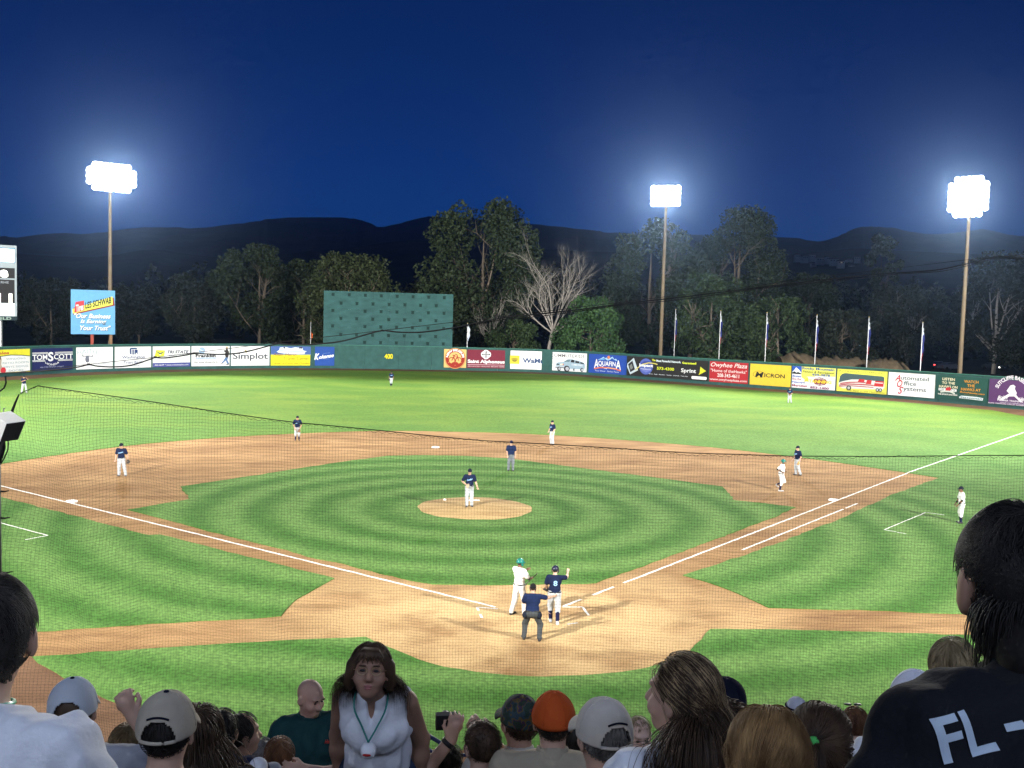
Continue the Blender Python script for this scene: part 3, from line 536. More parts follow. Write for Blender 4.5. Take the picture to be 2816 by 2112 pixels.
# 22
b = ad('advertising_board', 'purple baseball school board with a white batter figure at the right edge', 2137, 2262, (.34, .20, .40))
b.ring_text('SUTCLIFFE BASEBALL', .42, .42, .27, .34, 160, 20, (.9, .88, .93), .03); b.poly([(.34, .66), (.37, .78), (.42, .82), (.46, .76), (.45, .66), (.49, .50), (.48, .42), (.56, .24), (.60, .16), (.55, .17), (.45, .36), (.36, .34), (.24, .16), (.19, .15), (.28, .33), (.36, .46), (.33, .52), (.31, .56)], (.93, .92, .95)); b.text('Boise', .16, .22, .34, .36, (.93, .92, .95), .02, .3, slope=.06); b.text('Hawks', .53, .22, .74, .36, (.93, .92, .95), .02, .3, slope=.06); b.text('PREMIER TRAINING CENTER', .16, .13, .82, .20, (.9, .88, .93), .02); b.text('www.sutcliffebaseball.com', .2, .06, .8, .105, (.8, .78, .85), .01); b.text('BOISE TREASURE VALLEY BASEBALL ACADEMY', .0, .0, .9, .045, (.88, .86, .9), .01)
# ---------------------------------------------------------------- batter's eye
a = np.array(along(wall_s(697.5))); c_ = np.array(along(wall_s(977))); t = (c_-a)/np.linalg.norm(c_-a); n_ = np.array([t[1], -t[0]])
A3 = vplane(697.4, 627.2, (*a, 0), (*n_, 0)); W_ = np.linalg.norm(c_-a); BH = A3[2]
M_EYE = mat('backdrop_green', (.025, .080, .082), .8, var=.22, scale=.7, stretch=(1, 1, 2.5)); M_VENT = mat('vent_dark', (.008, .028, .026), .9)
eye = thing('centre_field_backdrop', 'tall green panelled backdrop dotted with square wind vents rising behind centre field', 'backdrop wall', (*(a-n_*.55), 0))
rz = math.atan2(t[1], t[0])
def eyep(u, z, o=0.): return np.array([*(t*(u*W_)-n_*o), z])
for i in range(8):
    for j in range(4):
        z0, z1 = WH*.2+(BH-WH*.2)*j/4, WH*.2+(BH-WH*.2)*(j+1)/4; c = eyep((i+.5)/8, (z0+z1)/2); MB().box(c, (W_/8-.012, .12, z1-z0-.012), rz).build('sheet', M_EYE, eye)
for i in range(5): MB().box(eyep((i+.25)/4.5, BH/2, .3), (.25, .4, BH), rz).build('post', M_STEEL, eye)
vm = MB().box((0, 0, 0), (.40, .05, .40), rz).add([tuple(np.array([t[0]*x, t[1]*x, z])+np.array([n_[0], n_[1], 0])*.05) for x, z in ((-.27, .2), (.27, .2), (.27, .26), (-.27, .26))], [(0, 1, 2, 3)]); vme = None
for r_i, yz in enumerate((972, 1047, 1113, 1182, 1250, 1325, 1390)):
    for xz in ([668, 805, 943, 1080, 1217, 1355, 1492, 1630] if r_i % 2 == 0 else [737, 872, 1010, 1148, 1285, 1422, 1560]):
        if (r_i == 6 and xz < 900) or (r_i == 4 and xz == 805) or (r_i == 2 and xz == 805): continue
        z_ = BH-(yz-938)/(1470-938)*(BH-WH*.75); p = eyep((xz-590)/1120, z_)+np.array([*n_*.088, 0])
        if vme is None: o = vm.build('wind_vent', M_VENT, eye); vme = o.data
        else: o = link(bpy.data.objects.new('wind_vent', vme), eye)
        o.location = p
# ---------------------------------------------------------------- roadside billboard, scoreboard
def upright(x0, y0, x1, y1, x2, y2, depth, **k):    # board facing the plate; corners top-left, bottom-left, right
    q = at(x1, y1, depth); n3 = np.array([-q[0], 10-q[1], 0.]); n3 /= np.linalg.norm(n3); tl = vplane(x0, y0, q, n3); br = vplane(x2, y2, q, n3); U = np.array([-n3[1], n3[0], 0]); w = np.dot(br-q, U)
    return Board(P=q, U=U, N=n3, w=w, h=tl[2]-q[2], **k)
b = upright(153, 625, 153, 721.5, 248, 721.5, 137, name='billboard', label='sky blue tyre shop billboard on two posts above the left field wall', cat='billboard', col=(.42, .66, .86), thick=.2)
b.poly([(.05, .59), (.97, .84), (.99, .66), (.05, .43)], (.55, .2, .2)); b.poly([(.03, .56), (.94, .87), (.95, .68), (.04, .46)], (.90, .89, .38)); b.poly([(.07, .48), (.10, .72), (.29, .76), (.30, .54)], (.80, .25, .28)); b.text('Tires', .11, .52, .28, .68, (.95, .88, .88), .03, slope=.05); b.text('LES SCHWAB', .32, .64, .91, .79, (.16, .18, .14), .03, slope=.14)
for k, (t_, x0, x1) in enumerate((('"Our Business', .07, .90), ('Is Earning', .21, .80), ('Your Trust"', .20, .90))):
    y = .36-k*.135; b.text(t_, x0+.008, y-.012, x1+.008, y+.10, (.25, .35, .45), .03, .3); b.text(t_, x0, y, x1, y+.11, (.93, .95, .97), .025, .3)
for x, c in ((.48, (.30, .06, .04)), (.91, (.22, .13, .07))): MB().box(b.at(x, 0, -.15)-b.P+np.array([0, 0, (b.h-b.P[2])/2]), (.35, .3, b.h+b.P[2]), math.atan2(b.U[1], b.U[0])).build('post', mat('billboard_post_%d' % int(x*100), c, .7, var=.2), b.root)
q0 = at(33.5, 692, 128); n3 = np.array([-q0[0]+10, 30-q0[1], 0.]); n3 /= np.linalg.norm(n3); U = np.array([-n3[1], n3[0], 0]); tl = vplane(32.5, 531, q0, n3); SW = 9.5; SH = tl[2]-q0[2]
b = Board('scoreboard', 'lit scoreboard with pale frame and glowing digits cut off at the left edge', 'scoreboard', q0-U*SW, U, n3, SW, SH, (.62, .66, .70), thick=.5)
def fy(y): return 1-(y-100)/(1445-100)
def fx(x): return 1-(290-x)/(290-0)*.21
LIT = mat('lit_sign_face', (.9, .95, .9), .5, emit=(.85, 1, .95), estr=1.6); DIG = mat('lit_digit', (1, 1, .95), .5, emit=(1, .98, .9), estr=2.5)
b.rect(.02, fy(410), fx(265), fy(150), (.10, .45, .62)); o = b.rect(.03, fy(400), fx(250), fy(165), WHITE, 'lit_sign'); o.data.materials[0] = LIT
b.rect(.02, fy(690), fx(255), fy(505), (.16, .15, .16)); b.rect(.02, fy(1135), fx(250), fy(715), (.16, .15, .16)); o = b.rect(.02, fy(1360), fx(248), fy(1140), WHITE, 'lit_sign'); o.data.materials[0] = LIT
b.rect(0, fy(1445), 1, fy(1372), (.10, .17, .20)); b.text('MEMORIAL FIELD', .25, fy(1435), fx(190), fy(1385), (.62, .70, .66), .02)
b.text('RHE', .80, fy(785), fx(150), fy(745), (.6, .62, .66), .02); o = b.text('Boise', .45, fy(680), fx(140), fy(490), WHITE, .05, name='digits'); o.data.materials[0] = DIG
o = b.text('0 2 3 1 1', .3, fy(1138), fx(205), fy(960), WHITE, .06, name='digits'); o.data.materials[0] = DIG
for x in (.2, .8): MB().box(b.at(x, 0, .1)-b.P-np.array([0, 0, q0[2]/2]), (.5, .5, q0[2]), 0).build('post', M_STEEL, b.root)
# ---------------------------------------------------------------- flag poles
M_FP = mat('white_flag_pole', (.75, .76, .78), .4); M_GOLD = mat('gold_ball', (.6, .45, .15), .3, metal=.8)
def flagpole(x0, y0, x1, y1, depth, cols, label, fl, h0=.1, w=.35, rad=.055, group='flag poles behind the wall'):
    p = at(x0, y0, depth); d = ray(x1, y1); s = math.hypot(p[0]-CAM[0], p[1]-CAM[1])/math.hypot(d[0], d[1]); top = (CAM+d*s)[2]
    t = thing('flag_pole', label, 'flag pole', (p[0], p[1], 0), 0, group)
    MB().tube([(0, 0, -.2), (0, 0, top)], [rad*1.2, rad*.8], 8).build('pole', M_FP, t, True); MB().lathe([(.01, -.09), (.08, -.03), (.08, .04), (.01, .1)], (0, 0, top+.06), 8).build('finial', M_GOLD, t, True)
    n = 22; L_ = fl; v = []; f = []; mi = []
    for i in range(n+1):
        z = top-h0-L_*i/n; ww = w*(.45+.55*math.sin(math.pi*min(1, i/n*1.1))**.7)
        for j in range(7):
            u = j/6; v.append((.05+ww*u+.05*math.sin(i*.7+u*4), .07*math.sin(u*9+i*.35), z-u*.35*L_*.25))
    for i in range(n):
        for j in range(6): f.append((i*7+j, i*7+j+1, i*7+j+8, i*7+j+7)); mi.append(min(len(cols)-1, int((i+.8*math.sin(j*1.3+i*.5)+j*.25)/n*len(cols))) if len(cols) < 6 else (i//2+j//2) % len(cols))
    o = obj('flag', v, f, [pm(c) for c in cols], t, True); o.data.polygons.foreach_set('material_index', [max(0, m) for m in mi]); so = o.modifiers.new('thick', 'SOLIDIFY'); so.thickness = .01
    t.rotation_euler[2] = -YAW
    return t
BL = (.14, .18, .45); RD = (.62, .14, .20); WT = (.85, .88, .92)
ord_ = ('leftmost of the six right field flag poles, with a limp blue and red flag', 'second of the six right field flag poles, from the left', 'third of the six right field flag poles, above the yellow Micron board', 'fourth of the six right field flag poles, behind the fitness board', 'fifth of the six right field flag poles, with a bright glint near its tip', 'rightmost of the six right field flag poles, nearest the square light bank')
for (x0, y0, x1, y1), lb, dp in zip(((1456, 762, 1460, 669), (1553, 769, 1557.5, 672), (1652.5, 775, 1658, 676), (1760, 783, 1765, 681), (1872, 788, 1878, 686), (1988, 796, 1994.5, 697)), ord_, (161, 155, 150, 144, 139, 133)):
    flagpole(x0, y0, x1, y1, dp, (WT, BL, BL, BL, RD), lb, 4.0, .6, .26)
flagpole(671, 738, 672, 695, 160, ((.85, .4, .15), (.85, .4, .15)), 'short white pole with a small orange flag left of the backdrop', 1.1, 1.6, .3)
flagpole(1009, 745, 1010, 699, 160, (WT, WT, (.8, .85, .95)), 'short white pole with a limp white flag right of the backdrop', 2.4, .1, .35)
flagpole(751, 757, 752.5, 629, 155.5, (RD, WT, RD, WT, RD, WT, BL), 'tall thin pole with a limp striped red and white flag in front of the backdrop', 4.6, 1.3, .5, .04)
HAZE = 7.5e-5
# ================================================================ HILLS, TREES AND WHAT STANDS BEHIND THE WALL
def leaf_mat(name, a, b_, rough=.6):
    m = mat(name, b_, rough, var=.5, scale=.35, col2=a, spec=.2); return m
M_BARK = mat('bark_grey', (.16, .13, .10), .9, var=.3, scale=2, stretch=(3, 3, .6)); M_DEAD = mat('bare_bark_pale', (.34, .31, .28), .85, var=.2, scale=2)
L_DARK = leaf_mat('leaf_dark_green', (.017, .028, .013), (.036, .052, .023)); L_MID = leaf_mat('leaf_mid_green', (.022, .040, .015), (.046, .074, .028)); L_OLV = leaf_mat('leaf_olive', (.024, .036, .014), (.048, .062, .026)); L_BRIGHT = leaf_mat('leaf_fresh_green', (.026, .066, .020), (.068, .135, .045))
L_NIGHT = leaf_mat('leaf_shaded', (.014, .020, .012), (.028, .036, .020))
def leaves(lobes, n, size, rng, up=.0):
    vol = np.array([l[3]*l[4]*l[5] for l in lobes])**.75; cnt = rng.multinomial(n, vol/vol.sum()); C = []
    for (x, y, z, rx, ry, rz_), c in zip(lobes, cnt):
        d = rng.normal(size=(c, 3)); d /= np.linalg.norm(d, axis=1)[:, None]; r_ = (.45+.55*rng.random(c)**.5)*(1+.16*np.sin(d[:, 0]*7+x)*np.sin(d[:, 2]*6+y)); C.append(np.array([x, y, z])+d*r_[:, None]*np.array([rx, ry, rz_]))
    C = np.concatenate(C); n = len(C)
    a = rng.normal(size=(n, 3)); a[:, 2] += up; a /= np.linalg.norm(a, axis=1)[:, None]; b_ = np.cross(a, rng.normal(size=(n, 3))); b_ /= np.linalg.norm(b_, axis=1)[:, None]; s = size*(.6+.8*rng.random(n))[:, None]
    V = np.stack([C-a*s, C+b_*s*.55, C+a*s, C-b_*s*.55], 1).reshape(-1, 3); F = np.arange(4*n).reshape(-1, 4); return V, F
def limb_tubes(mb, p, d, L_, r_, lev, rng, bend=.25, spread=.6, kids=(2, 4), grav=.05):
    pts = [p]; q = np.array(p, float); dd = np.array(d, float); n = 4
    for i in range(n):
        dd = dd+rng.normal(size=3)*bend*.35+np.array([0, 0, grav]); dd /= np.linalg.norm(dd); q = q+dd*L_/n; pts.append(q)
    mb.tube(pts, [r_*(1-.55*i/n) for i in range(n+1)], 5 if r_ > .05 else 4, caps=False)
    if lev == 0: return
    for k in range(rng.integers(*kids)+1):
        i = rng.integers(1, n+1) if k else n; ax = rng.normal(size=3); ax -= dd*np.dot(ax, dd); ax /= np.linalg.norm(ax)
        limb_tubes(mb, pts[i], dd*math.cos(spread*rng.uniform(.5, 1.3))+ax*math.sin(spread*rng.uniform(.5, 1.3)), L_*rng.uniform(.5, .78), r_*(.5 if k else .45), lev-1, rng, bend, spread, kids, grav)
def tree(label, x, top, width, depth, m, n=3500, size=.42, seed=0, peaks=5, name='tree', base_y=742, slim=.5, foot=.15, group='trees beyond the outfield wall', bark=None):
    rng = np.random.default_rng(seed+11); p = at(x, base_y, depth); d = ray(x, top); s = math.hypot(p[0]-CAM[0], p[1]-CAM[1])/math.hypot(d[0], d[1]); H_ = (CAM+d*s)[2]; Wd = width/2233*1.0*depth
    t = thing(name, label, 'tree' if name != 'bush' else 'bush', (p[0], p[1], 0), -YAW, group)
    mb = MB(); mb.tube([(0, 0, -.3), (.1, 0, H_*.25), (-.1, .1, H_*.55), (0, 0, H_*.8)], [H_*.020, H_*.015, H_*.010, .04], 8); lobes = []
    nl = peaks*5
    for i in range(nl):
        v_ = (i+.5)/nl; v_ = v_**.85; prof = (math.sin(math.pi*min(1, .10+.82*v_))**.55)*(1 if v_ < .75 else 1-.35*((v_-.75)/.25)**2); u = rng.uniform(-1, 1); u = math.copysign(abs(u)**.6, u); rr = Wd*rng.uniform(.10, .17)*(1.15-.45*v_); zt = H_*(foot+(1-foot)*v_)
        xx = u*max(.02, Wd*.5*prof-rr*.7); yy = rng.uniform(-.5, .5)*Wd*.6*prof; rz_ = rr*rng.uniform(1.1, 1.7)*(.5/slim)**.3; lobes.append((xx, yy, min(zt, H_-rz_*.92), rr*slim*2, rr*slim*2, rz_))
    for i in range(4): u = (i-1.5)/1.5; rr = Wd*.12; lobes.append((u*Wd*.22+rng.normal()*.4, rng.normal()*Wd*.1, H_-rr*(1.3+1.6*abs(u)+rng.uniform(0, .8)), rr, rr, rr*1.4))
    for i in range(peaks):
        tp = lobes[rng.integers(0, len(lobes))]; top_p = np.array(tp[:3]); st = np.array([0, 0, min(top_p[2]*.7, H_*rng.uniform(.12, .4))])
        mb.tube([st, st*.5+top_p*.5+np.array([0, 0, -H_*.03]), top_p], [H_*.009, H_*.006, .03], 5, caps=False)
        for q in range(3):
            b0 = st+(top_p-st)*rng.uniform(.3, .8); limb_tubes(mb, b0, np.array([rng.normal()*.6, rng.normal()*.6-.3, .8]), H_*.16, .09, 1, rng)
    mb.build('trunk', bark or M_BARK, t, True)
    V, F = leaves(lobes, int(n*2.4), size*.60, rng); o = obj('crown', V, F, m, t); o['kind'] = 'stuff'
    return t
tree('tall dark cottonwood with a ragged three-peaked top rising above the backdrop', 1040, 432, 262, 188, L_DARK, 9000, .5, 1, 6, slim=.56)
tree('broad rounded tree just left of the backdrop, lit on its upper plumes', 745, 546, 230, 182, L_OLV, 7000, .45, 2, 7, slim=.6)
tree('dim bushy tree between the cruise ship board and the tyre billboard', 560, 528, 190, 200, L_DARK, 5500, .5, 3, 5, slim=.6)
tree('low dark tree left of the bushy one, above the Franklin board', 420, 590, 150, 205, L_NIGHT, 3500, .5, 4, 4, slim=.6)
tree('dark tree directly behind the middle floodlight pole', 1400, 470, 190, 196, L_DARK, 6000, .5, 5, 5, slim=.6)
tree('large dark tree right of the middle floodlight pole with the highest crown there', 1590, 446, 230, 198, L_DARK, 7500, .5, 6, 6, slim=.6)
tree('paler willow in front of the dark trees behind the first two flag poles', 1535, 590, 170, 174, L_MID, 5500, .4, 7, 6, slim=.62, foot=.05)
tree('low rounded willow behind the third flag pole', 1680, 640, 170, 172, L_MID, 4500, .4, 8, 5, slim=.62, foot=.05)
tree('small sparse tree standing alone before the hill at right', 1895, 505, 85, 250, L_OLV, 1600, .6, 9, 3, slim=.6, foot=.45)
tree('dark round tree between the fourth and fifth flag poles', 1820, 668, 150, 176, L_NIGHT, 3600, .42, 10, 4, slim=.62, foot=.05)
tree('leaning dark tree with pale limbs behind the sixth flag pole', 1960, 615, 180, 184, L_NIGHT, 3600, .45, 11, 5, slim=.55, foot=.2, bark=M_DEAD)
tree('dark tree at the right edge behind the square light bank', 2150, 545, 210, 190, L_NIGHT, 4500, .5, 12, 5, slim=.6, bark=M_DEAD)
tree('dark tree at the left edge between scoreboard and tyre billboard', 110, 600, 150, 200, L_NIGHT, 3000, .5, 13, 4, slim=.6)
tree('dark tree just right of the tyre billboard', 300, 620, 140, 215, L_NIGHT, 3000, .5, 14, 4, slim=.6)
tree('leafy bush lit bright green beside the bare pale tree', 1275, 640, 158, 169, L_BRIGHT, 4200, .36, 15, 5, name='bush', slim=.68, foot=.0)
tree('small dark green bush above the WaMu board, left of the bare pale tree', 1110, 690, 110, 171, L_MID, 2200, .36, 16, 4, name='bush', slim=.68, foot=.0)
tree('dark tree filling the gap between the middle floodlight pole and the tallest right crown', 1490, 520, 180, 208, L_DARK, 4500, .5, 21, 5, slim=.62)
tree('dark rounded tree behind the fourth flag pole', 1745, 590, 150, 206, L_DARK, 3500, .5, 22, 4, slim=.62)
tree('dim tree half hidden behind the leafy bush', 1335, 590, 130, 204, L_DARK, 3000, .5, 23, 4, slim=.62)
tree('dim tree between the bushy tree and the rounded tree left of the backdrop', 655, 560, 140, 203, L_DARK, 3200, .5, 24, 4, slim=.62)
tree('small dark tree at the right shoulder of the backdrop', 905, 620, 110, 200, L_NIGHT, 2200, .5, 25, 3, slim=.62)
# the bare tree
def bare(label, xb, x_top, top, depth, seed, spread_px, lev, n_lead):
    rng = np.random.default_rng(seed); p = at(xb, 744, depth); d = ray(x_top, top); s = math.hypot(p[0]-CAM[0], p[1]-CAM[1])/math.hypot(d[0], d[1]); H_ = (CAM+d*s)[2]
    t = thing('bare_tree', label, 'tree', (p[0], p[1], 0), -YAW, 'leafless trees'); mb = MB(); sc = depth/2233
    fork = np.array([(x_top-xb)*sc*.5, 0, H_*.36]); mb.tube([(0, 0, -.3), fork*.5+np.array([-.1, 0, 0]), fork], [H_*.021, H_*.017, H_*.014], 8); mb.build('trunk', M_DEAD, t, True); br = MB()
    for i in range(n_lead):
        u = (i+.5)/n_lead*2-1; ex = u*spread_px*sc*.5; hz = H_*(.98-.42*abs(u)**1.5)-fork[2]; dr = np.array([ex-fork[0]*.3, rng.normal()*.8, hz]); L_ = np.linalg.norm(dr)*.62
        limb_tubes(br, fork+np.array([0, 0, -H_*.06*abs(u)]), dr/np.linalg.norm(dr), L_, H_*.0085, lev, rng, .26, .55, (2, 4), .04)
    br.build('branches', M_DEAD, t); return t
bare('leafless pale grey tree standing out against the dark hill', 1181, 1207, 556, 172, 5, 215, 4, 8)
bare('low leafless scrubby tree left of the bare pale tree', 1062, 1075, 668, 174, 9, 120, 3, 5)
# far wood reading as one dark mass
rng = np.random.default_rng(3); lob = []
for x in np.arange(-60, 2300, 26):
    dp = rng.uniform(245, 300); yt = 590+20*math.sin(x*.01)+rng.uniform(-18, 22)+(30 if 1700 < x < 1900 else 0)
    if 960 < x < 1100: yt += 40
    p = at(x, 740, dp); top = at(x, yt, dp)[2]
    for j in range(2): lob.append((p[0], p[1], top*(.28+.42*j), 3.4, 2.5, top*.30))
V, F = leaves(lob, 26000, .62, rng); tag(obj('far_wood', V, F, L_NIGHT), 'dark far-off wood forming one mass below the hills', 'wood', kind='stuff')
# hills
def ridge(name, pts, depth, mt, near=.45, jag=4.):
    P = smooth_line([(x, y, 0) for x, y in pts], 5); rng = np.random.default_rng(len(pts)); v = []; f = []; n = len(P); rows = 9
    for j in range(rows):
        u = j/(rows-1); dp = depth*(1-(1-near)*u)
        for i, q in enumerate(P):
            w = at(q[0], q[1], depth); g = at(q[0], 700, dp); z = w[2]*(1-u)**1.25
            if 0 < j < rows-1: z += rng.normal()*jag*(1+2*math.sin(i*.9+j))*.6
            v.append((g[0], g[1], max(-1, z+(rng.normal()*jag*.35 if j == 0 else 0))))
    for j in range(rows-1):
        for i in range(n-1): f.append((j*n+i, j*n+i+1, (j+1)*n+i+1, (j+1)*n+i)[::-1])
    return tag(obj(name, v, f, mt, smooth=True), kind='structure')
M_HILL = mat('hill_scrub', (.055, .052, .034), .95, var=.45, scale=.006); M_HILL2 = mat('hill_scrub_dark', (.034, .034, .022), .95, var=.45, scale=.01)
ridge('hills', [(-700, 520), (-350, 500), (-120, 516), (0, 511.6), (37, 513), (125, 504), (187, 506.7), (250, 499), (325, 492), (425, 493), (512, 484.5), (553, 479.5), (587, 473), (650, 470), (712, 471), (762, 473.5), (800, 485), (816, 491.5), (862, 483.5), (907, 471), (950, 470), (1050, 476), (1160, 486.5), (1225, 493), (1275, 499), (1325, 503), (1500, 509), (1696, 514), (1759, 522), (1809, 507), (1839, 493), (1872, 490.6), (1922, 494), (1972, 504.6), (2034, 506), (2109, 497), (2212, 512), (2400, 505), (2800, 520)], 4200, M_HILL)
ridge('foothills', [(-700, 560), (-200, 540), (0, 548), (200, 556), (330, 540), (480, 556), (700, 540), (900, 520), (1000, 535), (1200, 540), (1400, 548), (1600, 556), (1750, 545), (1850, 537), (2000, 545), (2212, 552), (2500, 545), (2900, 560)], 2300, M_HILL2, .4, 2.5)
# houses on the foothill
M_HW = mat('house_wall_pale', (.55, .52, .48), .8, var=.15); M_HR = mat('house_roof', (.16, .12, .11), .8); M_HG = mat('house_window', (.02, .025, .03), .2); M_HL = mat('house_window_lit', (1, .8, .5), .4, emit=(1, .72, .4), estr=1.2)
hp_ = [(1722, 556, 9), (1738, 559, 13), (1755, 557, 11), (1771, 563, 15), (1788, 561, 10), (1802, 565, 16), (1816, 570, 12), (1833, 566, 12), (1852, 560, 11), (1757, 574, 10), (1840, 580, 9)]
HL_ = ['leftmost pale house on the right hillside', 'second pale house from the left in the hillside row', 'third pale house from the left in the hillside row', 'wide pale house left of the middle of the hillside row', 'small pale house in the middle of the hillside row', 'widest pale house of the hillside row, right of the middle', 'pale hillside house with a lit window', 'pale house second from the right in the hillside row', 'rightmost pale house of the upper hillside row', 'pale house alone below the left part of the hillside row', 'lowest pale house, below the right part of the hillside row']
for i, (x, y, w) in enumerate(hp_):
    p = at(x, y, 1750+12*((i*37) % 20)); t = thing('hillside_house', HL_[i], 'house', p, -YAW+.3*math.sin(i*2.1), 'houses on the right hillside'); hh = 4.2
    m = MB().box((0, 0, hh/2-4), (w, 8, hh+8)); m.build('wall', M_HW, t); m = MB(); w2 = w/2+.5; m.add([(-w2, -4.6, hh), (w2, -4.6, hh), (w2, 4.6, hh), (-w2, 4.6, hh), (-w2, 0, hh+2.6), (w2, 0, hh+2.6)], [(0, 1, 5, 4), (2, 3, 4, 5), (0, 4, 3), (1, 2, 5), (3, 2, 1, 0)]); m.build('roof', M_HR, t)
    for k in (-1, 0, 1): MB().box((k*w*.3, -4.05, 2.0), (w*.14, .12, 1.5)).build('window', M_HL if (i == 6 and k == 0) else M_HG, t)
# soil heaps
M_SOIL = mat('heap_soil', (.10, .075, .045), .95, var=.35, scale=.9, bump=.6, bscale=3)
def heap(label, xs, depth, seed):
    rng = np.random.default_rng(seed); x0, x1 = xs[0][0], xs[-1][0]; n = 40; v = []; f = []; rows = 9
    for j in range(rows):
        u = j/(rows-1)*2-1
        for i in range(n):
            x = x0+(x1-x0)*i/(n-1); yt = np.interp(x, [q[0] for q in xs], [q[1] for q in xs]); p = at(x, 790, depth); top = max(.2, at(x, yt, depth)[2]); z = top*max(0, 1-abs(u)**1.7)*(1+.05*rng.normal()); v.append((p[0]+_f[0]*u*5, p[1]+_f[1]*u*5, z if abs(u) < 1 else -.2))
    for j in range(rows-1):
        for i in range(n-1): f.append((j*n+i, j*n+i+1, (j+1)*n+i+1, (j+1)*n+i)[::-1])
    o = obj('soil_heap', v, f, M_SOIL, smooth=True); tag(o, label, 'soil heap', 'soil heaps behind the right field wall')
heap('long low heap of brown soil behind the fitness and coach boards', [(1682, 772), (1700, 764), (1735, 763), (1760, 772), (1800, 774), (1850, 773), (1872, 779), (1890, 785)], 153, 1)
heap('rounded heap of brown soil between the fifth and sixth flag poles', [(1868, 785), (1885, 779), (1905, 775), (1925, 776), (1945, 783), (1958, 792)], 148, 2)
# parked cars seen over the right field wall
def car(label, x, y, depth, rz, col, tail=False, lamp=False):
    p = at(x, y, depth); t = thing('parked_car', label, 'car', (p[0], p[1], max(0, p[2])), rz, 'cars parked beyond the right field wall'); t.location[2] = 0
    prof = [(-2.2, .35), (-2.25, .75), (-2.1, .95), (-1.6, 1.0), (-1.1, 1.42), (.35, 1.45), (1.0, 1.02), (1.9, .90), (2.2, .72), (2.25, .35)]
    n = len(prof); v = [(a, s*(.86 if z > 1.2 else .92), z) for s in (-1, 1) for a, z in prof]; f = [tuple(range(n)), tuple(range(2*n-1, n-1, -1))]+[(i, i+n, (i+1) % n+n, (i+1) % n) for i in range(n)]; f = [q[::-1] for q in f]
    cm = mat('car_paint_'+label[:8].replace(' ', '_'), col, .3, spec=.5); obj('body', v, f, cm, t)
    gl = mat('car_glass', (.02, .025, .035), .1, spec=.6)
    for s in (-1, 1):
        q = [(-1.45, s*.90, 1.04), (.80, s*.90, 1.04), (.28, s*.88, 1.38), (-1.08, s*.88, 1.38)]; obj('side_window', q, [(0, 1, 2, 3) if s < 0 else (3, 2, 1, 0)], gl, t)
        for a in (-1.4, 1.4):
            m = MB().lathe([(.33, -.1), (.34, .1)], (a, s*.84, .33), 14, M=np.array(Matrix.Rotation(math.pi/2, 3, 'X'))); w_ = m.build('wheel', mat('tyre', (.02, .02, .02), .9), t)
        o = MB().box((-2.22, s*.7, .82), (.08, .25, .12)).build('tail_light', mat('tail_light_lit', (.6, .02, .02), .3, emit=(1, .05, .05), estr=14) if tail else mat('tail_light', (.3, .02, .02), .3), t)
        o = MB().box((2.2, s*.68, .68), (.08, .3, .14)).build('headlight', mat('headlight_lit', (1, 1, 1), .3, emit=(1, .95, .85), estr=10) if lamp and s < 0 else mat('headlight', (.6, .62, .65), .2), t)
car('dark blue car with red tail light behind the sixth flag pole', 2030, 728, 205, R(60), (.03, .05, .10), tail=True)
car('grey car parked right of the dark blue car', 2055, 731, 200, R(10), (.12, .14, .18))
car('dark car with one lit headlight near the right edge', 2150, 729, 205, R(-80), (.04, .045, .055), lamp=True)
car('silver car dimly seen between the fifth and sixth flag poles', 1895, 735, 215, R(5), (.20, .24, .32))

# ---------------------------------------------------------------- thin evening haze that catches the floodlights
hz = MB().box((0, 3000, 224), (19000, 13000, 450)).build('haze', None or mat('haze_air', (1, 1, 1))); tag(hz, 'thin evening haze hanging over field and hills', 'haze', kind='stuff')
hm_ = bpy.data.materials.new('haze_volume'); hm_.use_nodes = True; nn_ = hm_.node_tree.nodes; nn_.clear(); pv = nn_.new('ShaderNodeVolumePrincipled'); pv.inputs['Color'].default_value = (.40, .62, 1, 1); pv.inputs['Density'].default_value = HAZE; pv.inputs['Anisotropy'].default_value = .91; ov = nn_.new('ShaderNodeOutputMaterial'); hm_.node_tree.links.new(pv.outputs[0], ov.inputs['Volume']); hz.data.materials[0] = hm_
